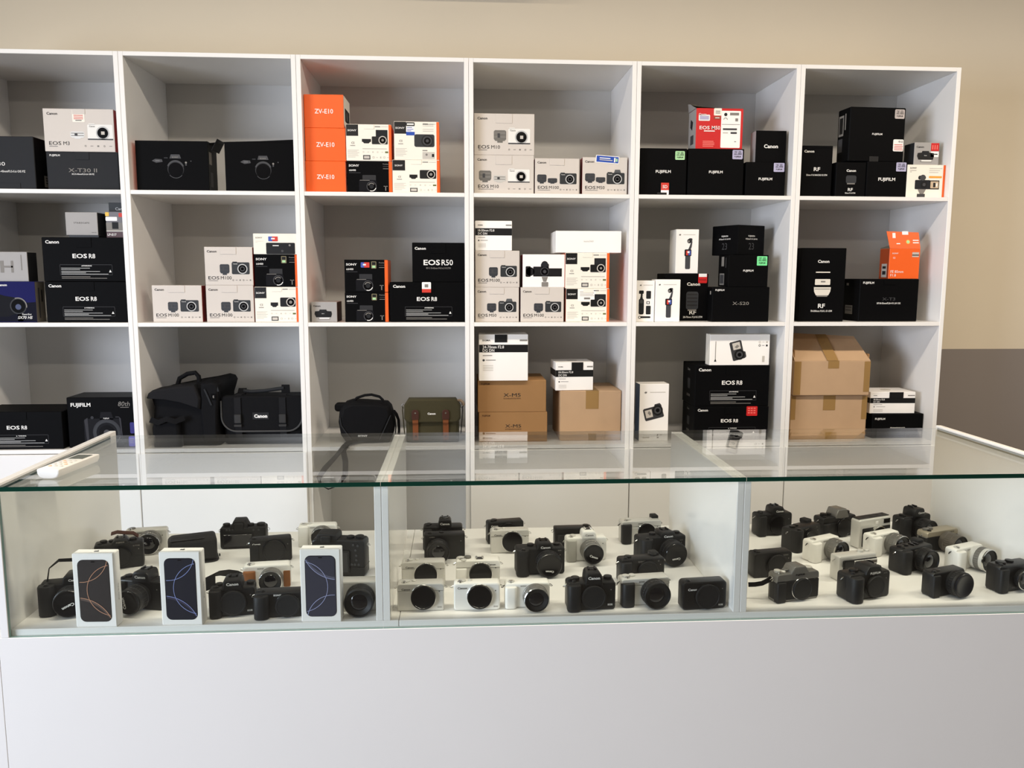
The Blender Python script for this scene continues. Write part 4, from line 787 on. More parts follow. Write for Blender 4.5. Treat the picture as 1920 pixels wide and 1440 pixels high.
# ------------------------------------------------------------------ cameras in the display case
DECK = .7254
POS = {
'a1':(0.851,-1.125,12), 
'a2':(0.871,-0.689,8), 
'a3':(0.851,-0.827,18), 
'a4':(1.029,-0.787,20), 
'a5':(1.012,-1.103,-12), 
'a6':(1.216,-1.159,8), 
'a7':(1.334,-1.174,3), 
'a8':(1.279,-0.997,6), 
'a9':(1.243,-0.799,14), 
'a10':(1.140,-0.676,184), 
'a11':(1.349,-0.669,4), 
'a12':(1.449,-0.913,172), 
'a13':(1.504,-1.175,0), 
'b1':(1.712,-0.718,0), 
'b2':(1.718,-0.804,2), 
'b3':(1.892,-0.675,10), 
'b4':(1.901,-0.761,2), 
'b5':(1.660,-1.008,0), 
'b6':(1.669,-1.154,0), 
'b7':(1.806,-1.009,0), 
'b8':(1.800,-1.158,0), 
'b9':(1.921,-1.162,2), 
'b10':(1.970,-0.931,4), 
'b11':(2.083,-0.748,182), 
'b12':(2.107,-0.835,4), 
'b13':(2.291,-0.692,6), 
'b14':(2.309,-0.859,12), 
'b15':(2.223,-1.007,8), 
'b16':(2.070,-1.167,2), 
'b17':(2.205,-1.165,6), 
'b18':(2.342,-1.189,6), 
'c1':(2.708,-0.644,10), 
'c2':(2.745,-0.771,30), 
'c3':(2.892,-0.670,18), 
'c4':(2.954,-0.768,20), 
'c5':(2.762,-0.867,24), 
'c6':(2.954,-0.829,22), 
'c7':(3.143,-0.684,20), 
'c8':(3.153,-0.817,18), 
'c9':(2.965,-0.963,22), 
'c10':(3.147,-0.957,22), 
'c11':(3.164,-1.112,14), 
'c12':(2.967,-1.115,18), 
'c13':(2.571,-0.985,10), 
'c14':(2.569,-1.144,14), 
'c15':(2.781,-1.016,14), 
'c16':(2.754,-1.151,16), 
'p1':(0.950,-1.202,-3), 
'p2':(1.137,-1.213,-3), 
'p3':(1.446,-1.213,-3), 
}
for k_, v_ in dict(a1=(.860,-1.114,12), c12=(2.953,-1.133,18), c7=(3.121,-.690,20), a6=(1.2375,-1.156,8), c8=(3.128,-0.815,18), c10=(3.118,-0.956,22), c11=(3.139,-1.112,14), b5=(1.669,-1.008,0), a5=(1.016,-1.104,-12), a13=(1.512,-1.145,0), b9=(1.919,-1.148,2), b17=(2.199,-1.148,6), a7=(1.3465,-1.172,3), b16=(2.067,-1.169,2), c16=(2.746,-1.14,16), b18=(2.332,-1.183,5), p1=(0.956,-1.2035,-2), p2=(1.142,-1.2035,-2), p3=(1.449,-1.2035,-2)).items(): POS[k_] = v_
mm = .001
def spin_text(mb, t, c, h, m, ang=0, bold=.04, al='C', sx=1.1):
    a = math.radians(ang); U = Vector((math.cos(a), 0, math.sin(a))); V = Vector((math.sin(a), 0, -math.cos(a)))
    mb.text((Vector(c), U, V, Vector((0, -1, 0))), t, 0, 0, h, m, al, bold, sx, 0, .0004)
def camera(key, label, W, H, D, body=BLK2, top=None, leather=None, rad=7, grip=None, hump=None, lens=None, mount=(6, None), ring=None, capm=BLK3, logo=None, logo2=None, mark=None, dials=(), shoe=None, back=None, lugs=True, shutter=-.36, name='camera', group=None, dot=True, evf=None, lugm=CHROME, base=None, capr=29, nocap=False):
    X, Y, yaw = POS[key]; W, H, D = W * mm, H * mm, D * mm
    root = empty(name, (X, Y, DECK), math.radians(yaw)); tag(root, label, 'camera', group)
    yf = -D / 2
    tz = H * .74 if top else H
    mb = MB()
    if top or base:
        mb.prism(rrect(-W / 2, W / 2, 0, tz, (.003, .003, .001, .001) if top else .004), 'y', yf, D / 2, .003, base or body)
    else: mb.prism(rrect(-W / 2, W / 2, 0, H, rad * mm), 'y', yf, D / 2, .0035, body)
    fr = (Vector((-W / 2, yf, H)), Vector((1, 0, 0)), Vector((0, 0, -1)), Vector((0, -1, 0)))
    def put(mbx, lg, f=fr):
        t, x, z, h, m = lg[:5]; mbx.text(f, t, W / 2 + x * mm, H - z * mm, h * mm, m, 'C', .045, lg[5] if len(lg) > 5 else 1.15)
    if not top:
        for lg in (logo, logo2):
            if lg and lg[2] * mm < H: put(mb, lg)
    if mark: put(mb, mark)
    if dot and not back: mb.lathe([(.0013, 0), (.0013, .0004)], '-y', (W * .40, yf, H * .72), INK if body not in (BLK2, RUB) else GREYINK, 10)
    mb.build('body', root)
    if top:
        t = MB(); t.prism(rrect(-W / 2 - .0003, W / 2 + .0003, tz + .0002, H, (.001, .001, rad * mm, rad * mm)), 'y', yf - .0006, D / 2 + .0003, .002, top)
        f2 = (fr[0] + Vector((0, -.0006, 0)),) + fr[1:]
        for lg in (logo, logo2):
            if lg and lg[2] * mm < H: put(t, lg, f2)
        t.build('top_plate', root)
    if leather:
        MB().prism(rrect(-W / 2 - .0004, W / 2 + .0004, H * .07, tz - .0005, .003), 'y', yf - .0005, D / 2 - .006, .001, leather).build('leather_cover', root)
    if grip:
        gw, gp, gh, gm = grip[:4]; x0 = -W / 2 - .0006
        q = rrect(x0, x0 + gw * mm, yf - gp * mm, yf + .012, (min(gp, gw / 2) * mm * .8, min(gp, gw / 2) * mm * .9, .002, .004), 5)
        MB().prism(q, 'z', .0004, gh * H, .003, gm).build('grip', root)
    gtop = (grip[2] * H if grip and grip[2] >= .98 else H)
    if shutter is not None and not back:
        sx = -W / 2 + (grip[0] * .5 * mm if grip else W * .14); sy = yf - (grip[1] * .35 * mm if grip and grip[2] >= .98 else -.010)
        MB().lathe([(.0062, 0), (.0062, .0016), (.0045, .002), (.0045, .0034), (.0035, .0038)], 'z', (sx, sy, gtop), CHROME if (top in (SILV, DSILV) or body in (SILV, WPL, DSILV)) else BLK2, 18).build('shutter_button', root)
    for i, dl in enumerate(dials):
        x, y, r, h, m = dl; z0 = H
        MB().lathe([(r * mm * .9, -.001), (r * mm, .0006, 1), (r * mm, h * mm - .0006, 1), (r * mm * .86, h * mm)], 'z', (x * mm, y * mm, z0), m, 36).build('dial', root)
    hz = H
    if hump:
        ty, hx, hw, hh, hm = hump[:5]; hx, hw, hh = hx * mm, hw * mm, hh * mm; fwd = (hump[5] if len(hump) > 5 else 2) * mm
        o_ = {'round': [(-.5, -.25), (-.5, 0), (-.485, .35), (-.45, .74), (-.37, .95), (-.27, 1), (.27, 1), (.37, .95), (.45, .74), (.485, .35), (.5, 0), (.5, -.25)],
              'pent': [(-.5, -.25), (-.5, 0), (-.33, .9), (-.28, 1), (.28, 1), (.33, .9), (.5, 0), (.5, -.25)],
              'flat': [(-.5, -.25), (-.5, .55), (-.44, .9), (-.36, 1), (.36, 1), (.44, .9), (.5, .55), (.5, -.25)]}[ty]
        mb = MB(); mb.prism([(hx + a * hw, H + b * hh) for a, b in o_], 'y', yf - fwd, D / 2 + .002, .0035, hm, taper=.94)
        f2 = (fr[0] + Vector((0, -fwd, 0)),) + fr[1:]
        for lg in (logo, logo2):
            if lg and lg[2] * mm >= H - .004: put(mb, lg, f2)
        mb.build('viewfinder_hump', root); hz = H + hh
    if shoe is not None:
        x = shoe * mm; z = hz if hump and abs(x - hump[1] * mm) < .012 else H; ysh = .004 if hump else 0
        sm = CHROME if body in (WPL, SILV) or top in (SILV, WPL) else BLK3
        m_ = MB(); m_.chbox(x - .009, x + .009, ysh - .008, ysh + .009, z - .001, z + .0008, .0003, BLK3)
        for sgn in (-1, 1): m_.chbox(x + sgn * .009 - .0012, x + sgn * .009 + .0012, ysh - .008, ysh + .009, z - .0005, z + .003, .0003, sm); m_.chbox(x + sgn * .0075 - .002, x + sgn * .0075 + .002, ysh - .008, ysh + .009, z + .0024, z + .0034, .0003, sm)
        m_.build('hot_shoe', root)
    if evf: MB().prism(rrect(evf[0] * mm, evf[1] * mm, H - .006, H + evf[2] * mm, .003), 'y', D / 2 - .016, D / 2 + .012, .003, RUB).build('eyecup', root)
    if lugs:
        for sgn in (-1, 1):
            x = sgn * (W / 2 + .001); z = H * .86
            MB().tube([(x, -.003, z), (x + sgn * .0045, -.004, z - .002), (x + sgn * .007, -.001, z - .006), (x + sgn * .0035, .002, z - .008), (x, .002, z - .003)], .0008, lugm, 6, True).build('strap_lug', root)
    mx, mz = mount[0] * mm, (mount[1] * mm if mount[1] is not None else H * .5)
    mz = max(mz, (lens['r'] * 1.012 if lens else capr * 1.05) * mm + .0008)
    if not back:
        rm = ring or (CHROME if body in (SILV, WPL, DSILV) or top in (SILV, WPL) else BLK3); R0 = (lens['r'] if lens else capr) * mm
        if lens:
            R = lens['r'] * mm; L = lens['l'] * mm; bm_ = lens.get('m', BLK2); mb = MB()
            mb.lathe([(R * .9, -.001), (R * .9, .004), (R, .006), (R, L * .30), (R * .965, L * .32), (R * .965, L * .92), (R * .94, L)], '-y', (mx, yf, mz), bm_, 44, (1, 0 if lens.get('glass') else 1))
            if lens.get('mark'): spin_text(mb, lens['mark'], (mx, yf - L * .1, mz + R + .0002), .002, WINK)
            lo = mb.build('lens', root)
            MB().lathe([(R * .97, L * .36), (R * 1.0, L * .37, 1), (R * 1.0, L * .68, 1), (R * .97, L * .69)], '-y', (mx, yf, mz), lens.get('zm', bm_), 64).build('zoom_ring', lo)
            MB().lathe([(R * .955, L * .90), (R * .985, L * .92), (R * .985, L * .985), (R * .93, L + .0006)], '-y', (mx, yf, mz), lens.get('rm', bm_), 44, (0, 0)).build('front_ring', lo)
            if lens.get('glass'):
                MB().lathe([(R * .94, L + .0004), (R * .90, L + .001), (R * .86, L - .003), (R * .58, L - .0065), (R * .55, L - .006)], '-y', (mx, yf, mz), BLK2, 40, (0, 0)).build('inner_barrel', lo)
                MB().lathe([(R * .57, L - .0062), (R * .45, L - .0042), (R * .25, L - .003), (R * .04, L - .0026)], '-y', (mx, yf, mz), LENSG, 32).build('front_element', lo)
            else:
                c = MB(); c.lathe([(R * .93, L + .0004), (R * .935, L + .0035), (R * .90, L + .005), (R * .70, L + .0048), (R * .67, L + .0042), (R * .02, L + .0042)], '-y', (mx, yf, mz), capm, 44)
                if lens.get('cap'): spin_text(c, lens['cap'][0], (mx + lens['cap'][2] * R, yf - L - .0043, mz + lens['cap'][3] * R), lens['cap'][4] * mm if len(lens['cap']) > 4 else .0055, WINK, lens['cap'][1])
                c.build('lens_cap', lo)
        else:
            MB().lathe([(R0 * 1.04, -.001), (R0 * 1.04, .0018), (R0 * 1.0, .0026)], '-y', (mx, yf, mz), rm, 44).build('lens_mount', root)
            if not nocap: MB().lathe([(R0 * .985, .0027), (R0 * .99, .007), (R0 * .965, .0086), (R0 * .86, .0088), (R0 * .84, .0080), (R0 * .02, .0078)], '-y', (mx, yf, mz), capm, 44).build('body_cap', root)
    if back:
        yb = D / 2
        MB().prism(rrect(-W * .22, W * .44, H * .10, H * .72, .003), 'y', yb + .005, yb - .002, .001, BLK2).build('screen_frame', root)
        MB().chbox(-W * .19, W * .41, yb + .0052, yb + .0058, H * .14, H * .68, .0002, SCREEN).build('screen', root)
        bt = MB()
        for x, z in back: bt.lathe([(.003, -.0016), (.003, .0), (.002, .0004)], '-y', (x * mm, yb + .0006, z * mm), DIMINK, 12)
        bt.build('rear_buttons', root)
        if hump:
            MB().prism(rrect(hump[1] * mm - .013, hump[1] * mm + .013, H - .006, H + hump[3] * mm * .75, .004), 'y', yb + .001, yb + .011, .003, RUB).build('eyecup', root)
    return root
CB = ('Canon',)
def kit(r, l, m=BLK2, **k): d = dict(r=r, l=l, m=m); d.update(k); return d
WD = lambda x, y, r=8, h=5, m=BLK2: (x, y, r, h, m)
# ---- left bay
o = camera('a1', 'black camera with a cloth strap loop, leftmost in the case beside a phone box', 134, 72, 44, RUB, grip=(36, 16, 1.0, RUB), hump=('round', 6, 46, 18, BLK2), logo=('Canon', 8, 79, 5.5, WINK), lens=kit(34, 34, cap=('Canon', 205, .0, -.15, 7)), mount=(2, 36), dials=[WD(44, 0, 10, 5)])
MB().ribbon([(-.055, .006, .066), (-.05, .012, .10), (-.03, .016, .116), (.0, .018, .114), (.03, .02, .11), (.05, .02, .085), (.065, .012, .066)], [(0, 1, .2)] * 7, .014, .0015, NYLON).build('strap', o)
o = camera('a2', 'silver camera with a fat silver lens, at the back behind the black camera', 112, 62, 34, SILV, lens=kit(31, 40, DSILV, glass=1, zm=DSILV, rm=CHROME), mount=(14, 32), dials=[WD(-38, 2, 9, 3, DSILV)], logo=('SONY', -14, 54, 3.5, INK))
o = camera('a3', 'black camera behind the leftmost phone box, a red-brown strap end on top', 119, 70, 42, BLK2, grip=(26, 7, .9, RUB), hump=('pent', 4, 44, 10, BLK2), logo=('FUJIFILM', 4, 73, 3.6, GREYINK), logo2=('X-T100', 42, 60, 3.4, GREYINK), mount=(4, 34), capr=27, dials=[WD(-38, 2, 9, 6), WD(34, 2, 9, 6), WD(-18, 3, 7, 5)], shoe=4)
MB().ribbon([(-.02, .022, .086), (-.005, .020, .090), (.015, .019, .086), (.034, .020, .083), (.046, .022, .072)], (0, 1, .3), .015, .002, DBROWN).build('strap', o)
o = camera('a5', 'black camera with a long capped lens between the two left phone boxes', 116, 70, 40, BLK2, grip=(28, 12, .95, RUB), hump=('round', 8, 44, 22, BLK2, 4), logo=('Canon', 8, 80, 6.5, WINK), lens=kit(30, 46, cap=('Canon', 100, -.3, -.05, 7)), mount=(4, 36), shoe=8, dials=[WD(-36, 2, 9, 5)])
o = camera('a6', 'black camera body with cap and trailing strap, right of the second phone box', 100, 68, 42, BLK2, grip=(28, 12, .95, RUB), hump=('round', 2, 46, 20, BLK2, 4), logo=('Canon', 2, 78, 6.5, WINK), mark=('EOS', 38, 12, 4.2, WINK), mount=(2, 33), capr=30, capm=RUB, dials=[WD(40, 2, 10, 6), WD(-30, 3, 8, 5)], shoe=2)
MB().ribbon([(-.0505, .0, .060), (-.054, .03, .082), (-.05, .075, .070), (-.036, .13, .052), (-.022, .18, .030), (-.016, .21, .016), (-.03, .235, .006)], [(1, .1, .5)] * 5 + [(1, .1, .2), (1, .1, 0)], .026, .0018, NYLON).build('strap', o)
camera('a7', 'black camera body with a large side grip, left of the right-hand phone box', 108, 60, 36, BLK2, grip=(34, 16, .92, RUB), logo=('SONY', -2, 53.5, 4.2, WINK), mount=(20, 29), capr=27, capm=RUB, dials=[WD(-44, -4, 7, 3)])
o = camera('a8', 'white camera with brown leather sides and a silver lens', 112, 62, 36, WPL, grip=(30, 11, .80, BROWN), logo=('SONY', -14, 54, 4, GREYINK), lens=kit(29, 34, DSILV, glass=1, zm=DSILV, rm=CHROME), mount=(12, 30), dials=[WD(-38, -4, 9, 3, SILV)])
MB().prism(rrect(.040, .0565, .004, .046, .003), 'y', -.0192, -.012, .001, BROWN).build('leather_side', o)
camera('a9', 'black flat camera behind the white and brown camera', 110, 66, 36, BLK2, logo=('Canon', -38, 54, 5, WINK), mount=(8, 33), capr=30, capm=BLK2, grip=(24, 3, .8, RUB))
o = camera('a10', 'black camera showing its rear screen, at the back of the left bay', 128, 62, 40, BLK2, hump=('pent', 10, 52, 20, BLK2), back=[(44, 56), (36, 56), (28, 56), (-44, 54), (-30, 54), (-50, 20), (-50, 32)], dials=[WD(48, 2, 10, 8), WD(-20, 2, 9, 6), WD(-48, 0, 12, 6)], name='camera')
camera('a11', 'white camera with grey lens at the back, behind the tall black camera', 108, 62, 34, WPL, grip=(30, 8, .95, WPL), logo=('SONY', -14, 55, 3.5, GREYINK), lens=kit(31, 30, DSILV, zm=DSILV, rm=CHROME), mount=(14, 31), dials=[WD(-38, -6, 9, 3, SILV), WD(-22, -2, 6, 3, SILV)])
o = camera('a12', 'tall black camera with a vertical grip turned to show its back', 140, 98, 46, BLK2, hump=('flat', 30, 58, 16, RUB, 0), back=[(-40, 86), (-52, 84), (-46, 72), (-48, 58), (-48, 46), (-44, 34), (-54, 34), (-36, 34)], dials=[WD(-28, 2, 10, 6), WD(-52, 0, 11, 7)], rad=9)
MB().chbox(-.0705, .0705, -.024, .0245, .026, .0275, .0003, BLK3).build('grip_seam', o)
camera('a13', 'silver camera with a wide black lens beside the right-hand phone box', 108, 72, 38, SILV, logo=('EOS', -36, 64, 3.5, GREYINK), lens=kit(34, 42, BLK2, glass=1, zm=RUB), mount=(18, 36), rad=5, lugs=False)
# ---- middle bay
M2 = dict(capr=29, mount=(6, 34), lugs=True)
SD = [WD(-34, 0, 9, 3.5, SILV), WD(-16, 2, 5, 3, SILV)]
camera('b1', 'black camera with a tall hump at the back left of the middle bay', 112, 68, 38, BLK2, hump=('round', 6, 40, 20, BLK2, 3), logo=('Canon', 6, 76, 6.5, WINK), grip=(26, 9, .9, RUB), mount=(6, 34), capr=28, shoe=6, dials=[WD(-40, 0, 8, 4)])
camera('b2', 'black square camera with a lens, in front of the tall-humped one', 112, 72, 34, BLK2, logo=('LUMIX', -34, 64, 3.2, GREYINK), lens=kit(31, 40, BLK2, glass=1), mount=(-18, 32), dials=[WD(-8, 0, 7, 3)], rad=4)
camera('b3', 'black slim camera half hidden behind a silver one', 108, 66, 34, BLK2, logo=('Canon', -34, 54, 5, WINK), mount=(6, 33), dials=[WD(-32, 0, 9, 4)])
camera('b4', 'silver camera body with black cap, just behind the black camera with a capped lens', 108, 66, 34, SILV, top=SILV, logo=('Canon', -34, 53, 5, INK), dials=SD, **M2)
camera('b5', 'silver camera body with black cap, behind another silver one at the left', 108, 66, 34, SILV, top=SILV, logo=('Canon', -34, 53, 5, INK), dials=SD, **M2)
camera('b6', 'silver camera body with black cap, front row, leftmost of the middle bay', 108, 66, 34, SILV, top=SILV, logo=('Canon', -34, 53, 5, INK), mark=('EOS', 44, 9, 3.6, GREYINK), dials=SD, **M2)
camera('b7', 'cream silver camera body with several dials, behind the white body with black cap', 110, 68, 38, SILV, top=WPL, grip=(28, 6, .72, WPL), logo=('Canon', 34, 58, 5, INK), dials=[WD(-44, 2, 8, 4, SILV), WD(-26, 4, 9, 5, DSILV), WD(-36, -14, 7, 3, SILV)], shoe=4, mount=(6, 34))
camera('b8', 'white camera body with black cap and dark letters, second in the front row', 108, 66, 34, WPL, logo=('Canon', -34, 55, 5.5, INK), mark=('EOS', 44, 9, 3.6, GREYINK), dials=[WD(-34, 0, 9, 3.5, SILV), WD(-16, 2, 5, 3, SILV)], **M2)
camera('b9', 'white camera with silver lens and white grip in the front row of the middle bay', 106, 60, 34, WPL, grip=(28, 9, .88, WPL), logo=('SONY', -10, 53, 3.4, GREYINK), lens=kit(30, 36, DSILV, zm=DSILV, rm=CHROME, glass=1), mount=(17, 30), dials=[WD(-38, -4, 8, 3, SILV)], lugm=BLK2)
camera('b10', 'black full-size camera with a capped lens, behind the white camera with silver lens', 128, 72, 44, RUB, grip=(34, 16, .98, RUB), hump=('round', 10, 42, 14, BLK2), logo=('Canon', 12, 74, 6.2, WINK), logo2=('EOS', 50, 64, 3.2, GREYINK), lens=kit(34, 30, cap=('Canon', 175, -.0, -.45, 5.5)), mount=(18, 34), shoe=10, dials=[WD(46, 2, 9, 5), WD(-24, 2, 9, 6)])
camera('b11', 'black camera turned around with its screen showing, behind the white humped camera', 108, 66, 32, BLK2, back=[(-44, 50), (-44, 36), (-44, 22)], rad=4, evf=None, dials=[WD(-38, 0, 9, 4)])
camera('b12', 'white camera with hump and a capped silver lens', 112, 66, 38, WPL, hump=('round', 6, 40, 18, WPL, 3), grip=(28, 9, .92, mat('grey_grip', (168, 166, 158), .5)), logo=('Canon', 6, 73.5, 5.5, GREYINK), lens=kit(29, 46, DSILV, zm=DSILV, cap=('Canon', -20, 0, -.2, 6)), mount=(8, 34), shoe=6, dials=[WD(-36, 0, 8, 4, SILV), WD(-44, -8, 5, 3, SILV)])
camera('b13', 'silver camera with black grip at the back right of the middle bay', 120, 66, 36, SILV, top=SILV, grip=(30, 12, .88, RUB), mount=(14, 32), capr=27, logo=('SONY', -4, 58, 3.6, INK), evf=(38, 58, 8), dials=[WD(-36, 2, 9, 4, SILV)], lugm=BLK2)
camera('b14', 'black full-size camera with a capped lens, below the silver camera with black grip', 136, 74, 46, RUB, grip=(36, 17, .98, RUB), hump=('round', 14, 44, 12, BLK2), logo=('Canon', 14, 74, 6.5, WINK), logo2=('EOS', 54, 60, 3.2, GREYINK), lens=kit(34, 40, cap=('Canon', 185, 0, -.35, 6)), mount=(18, 35), shoe=14, dials=[WD(50, 0, 9, 5), WD(-22, 2, 9, 6)])
camera('b15', 'black camera body with cap, behind the silver camera with black lens', 118, 64, 38, BLK2, grip=(30, 12, .92, RUB), logo=('SONY', -4, 56.5, 4.4, GREYINK), logo2=('α', 42, 56.5, 4, GREYINK), mount=(12, 31), capr=27, capm=RUB, dials=[WD(-34, 2, 9, 4), WD(36, 4, 8, 4)], evf=(30, 52, 6))
camera('b16', 'black camera body with a tall hump, in the middle of the front row', 114, 68, 42, BLK2, hump=('round', 4, 42, 24, BLK2, 5), grip=(32, 13, .95, RUB), logo=('Canon', 4, 80, 6.8, WINK), mark=('EOS', 44, 13, 4.2, WINK), mount=(4, 33), capr=29, capm=RUB, shoe=4, dials=[WD(42, 2, 10, 7), WD(-36, 2, 10, 7), WD(-48, -2, 8, 6)])
camera('b17', 'silver camera with black grip and black lens in the front row', 118, 66, 36, SILV, top=SILV, grip=(32, 13, .88, RUB), lens=kit(33, 34, BLK2, glass=1), mount=(18, 30), logo=('SONY', -10, 58, 3.4, INK), dials=[WD(-44, 2, 9, 4, SILV), WD(-28, 4, 8, 4, SILV)], lugm=BLK2)
camera('b18', 'black flat camera body with cap, front row at the right of the middle bay', 108, 68, 34, BLK2, top=None, logo=('Canon', -30, 50, 5.6, WINK), mark=('EOS', 40, 10, 4, WINK), mount=(6, 33), capr=30, capm=RUB, lugs=False, rad=9)
# ---- right bay
camera('c1', 'black camera with hump at the back left of the right bay', 114, 68, 40, BLK2, hump=('round', 8, 42, 20, BLK2, 3), logo=('Canon', 12, 75, 6, WINK), grip=(28, 9, .92, RUB), mount=(6, 33), capr=28, shoe=8, dials=[WD(-40, 0, 8, 5)])
camera('c2', 'black camera turned to the right with metal strap rings, in front of the humped camera', 122, 66, 42, BLK2, grip=(34, 16, .98, RUB), logo=('SONY', 0, 58, 4, GREYINK), logo2=('α', 44, 58, 4, GREYINK), mount=(14, 31), capr=27, dials=[WD(-40, 0, 9, 4), WD(-20, 4, 8, 4)], evf=(34, 56, 7))
camera('c3', 'black camera with a silver-grey prism top at the back of the right bay', 124, 64, 42, BLK2, top=BLK2, hump=('pent', 8, 50, 22, DSILV, 3), logo=('FUJIFILM', 8, 60, 4, GREYINK), mount=(14, 30), capr=28, dials=[WD(-42, 2, 10, 8), WD(-22, 4, 7, 6), WD(44, 2, 11, 8)], grip=(26, 8, .72, RUB))
o = camera('c4', 'boxy silver instant camera with black front panel and lens ring', 122, 86, 34, SILV, mount=(8, 36), capr=27, nocap=True, ring=CHROME, shutter=None, lugs=False, dot=False, rad=7, dials=[WD(-28, 2, 8, 3), WD(0, 2, 8, 3), WD(28, 2, 10, 3)])
m_ = MB(); m_.prism(rrect(-.050, .058, .006, .060, .003), 'y', -.0178, -.0168, .0003, RUB); m_.build('front_panel', o)
m_ = MB(); m_.lathe([(.0275, .0016), (.0275, .009), (.024, .0095), (.0235, .006), (.001, .0055)], '-y', (.008, -.017, .036), BLK3, 36); l_ = m_.build('lens', o)
MB().lathe([(.0278, .002), (.0278, .0102), (.0255, .0106), (.0255, .0098)], '-y', (.008, -.017, .036), CHROME, 36, (0, 0)).build('lens_ring', l_)
m_ = MB(); m_.chbox(.032, .056, -.0182, -.0168, .067, .080, .0004, BLK3); m_.build('viewfinder_window', o)
m_ = MB(); m_.chbox(-.0, .010, -.0180, -.0168, .069, .076, .0004, WINK); m_.build('flash_window', o)
m_ = MB(); m_.chbox(-.058, .058, -.012, .014, .086, .0885, .001, BLK2); m_.build('top_cover', o)
NEX = dict(grip=(34, 12, .9, WPL), mount=(20, 29), lugm=BLK2)
camera('c5', 'white camera with silver lens, left one of two close together', 108, 60, 34, WPL, logo=('SONY', -2, 53, 4, GREYINK), lens=kit(30, 38, DSILV, zm=DSILV, rm=CHROME, glass=1), dials=[WD(-36, -4, 8, 3, SILV)], **NEX)
camera('c6', 'white camera with silver lens below the boxy instant camera', 108, 60, 34, WPL, logo=('SONY', -2, 53, 4, GREYINK), lens=kit(30, 40, DSILV, zm=DSILV, rm=CHROME, glass=1), dials=[WD(-36, -4, 8, 3, SILV)], **NEX)
camera('c7', 'black camera with hump and lens at the back right of the right bay', 116, 68, 40, BLK2, hump=('round', 6, 44, 22, BLK2, 4), logo=('Canon', 12, 77, 6.4, WINK), grip=(30, 11, .95, RUB), lens=kit(30, 42, BLK2, glass=1), mount=(10, 33), shoe=6, dials=[WD(-42, 0, 8, 5)])
camera('c8', 'champagne silver camera with black leather and a grey lens', 118, 62, 36, BLK2, top=mat('champagne', (176, 166, 146), .35, metal=.5), leather=RUB, base=DSILV, lens=kit(29, 52, mat('grey_barrel', (104, 98, 90), .4, metal=.4), zm=mat('grey_barrel', (104, 98, 90), .4), glass=1), mount=(10, 29), dials=[WD(-44, 2, 9, 5, DSILV), WD(-26, 4, 8, 5, DSILV)], logo=('FUJIFILM', 34, 55, 3, INK), ring=DSILV)
camera('c9', 'black camera with a capless lens between the white cameras', 120, 66, 40, BLK2, grip=(34, 15, .95, RUB), lens=kit(32, 34, BLK2, glass=1, rm=BLK3), mount=(14, 31), logo=('SONY', -2, 58, 4, GREYINK), dials=[WD(-38, 2, 9, 4), WD(-18, 4, 8, 4)], evf=(34, 56, 7), shoe=10)
camera('c10', 'white camera with a chrome-rimmed lens at the right of the right bay', 110, 60, 34, WPL, logo=('SONY', -2, 53, 4, GREYINK), lens=kit(31, 44, SILV, zm=DSILV, rm=CHROME, glass=1), dials=[WD(-36, -4, 8, 3, SILV)], **NEX)
camera('c11', 'black camera cut off by the right edge of the photo', 112, 68, 40, BLK2, grip=(28, 9, .9, RUB), lens=kit(26, 16, BLK2, rm=CHROME, glass=1), mount=(14, 32), mark=('G15', -8, 10, 3.5, GREYINK), dials=[WD(-30, 2, 12, 5), WD(0, 4, 10, 5)], lugs=False)
camera('c12', 'black compact camera with a fat capped lens in the front row', 106, 62, 34, BLK2, grip=(24, 5, .9, RUB), lens=kit(32, 28, BLK2), mount=(16, 33), lugs=False, capm=mat('blue_black_cap', (12, 14, 22), .3), dials=[WD(-24, 0, 9, 2)])
camera('c13', 'black camera body partly hidden by the left divider of the right bay', 110, 66, 36, BLK2, mount=(10, 32), capr=29, capm=RUB, logo=('SONY', 36, 57, 3.6, GREYINK), dials=[WD(-40, 0, 8, 4)], lugs=False)
o = camera('c14', 'silver and black retro camera body with a strap, front row of the right bay', 118, 70, 36, BLK2, top=DSILV, leather=RUB, base=DSILV, hump=('pent', 4, 50, 16, DSILV, 2), logo=('FUJIFILM', 4, 66, 4.4, INK), mount=(10, 30), capr=27, capm=RUB, ring=CHROME, grip=(26, 5, .72, RUB), dials=[WD(-46, 2, 8, 6, SILV), WD(-34, -4, 6, 4, SILV), WD(40, 2, 11, 6, SILV), WD(-22, 3, 8, 6, DSILV)])
MB().ribbon([(-.060, .004, .056), (-.066, .01, .048), (-.078, .016, .040), (-.092, .024, .036), (-.106, .03, .035)], (0, .2, 1), .011, .0016, NYLON).build('strap', o)
MB().tube([(-.0605 + .0 * i, .002 + .006 * math.cos(i), .055 + .006 * math.sin(i)) for i in (0, 1.05, 2.1, 3.14, 4.2, 5.24)], .0009, CHROME, 6, True).build('strap_ring', o)
o = camera('c15', 'silver and black camera with a square viewfinder, behind the front-row cameras', 116, 66, 36, SILV, mount=(26, 28), capr=24, leather=None, shutter=None, dot=False, rad=4, dials=[WD(22, 2, 8, 6, SILV), WD(42, 2, 7, 5, SILV)], lugs=True)
MB().prism(rrect(-.046, .0582, .003, .055, .002), 'y', -.0192, -.0172, .0005, RUB).build('front_cover', o)
MB().prism(rrect(-.048, -.016, .036, .056, .004), 'y', -.025, -.0172, .002, BLK3).build('viewfinder', o)
m_ = MB(); m_.chbox(-.014, .058, -.0212, -.0195, .039, .052, .0004, SILV); m_.chbox(-.013, .057, -.0218, -.0205, .042, .049, .0003, mat('dark_bar', (88, 78, 72), .4)); m_.build('name_bar', o)
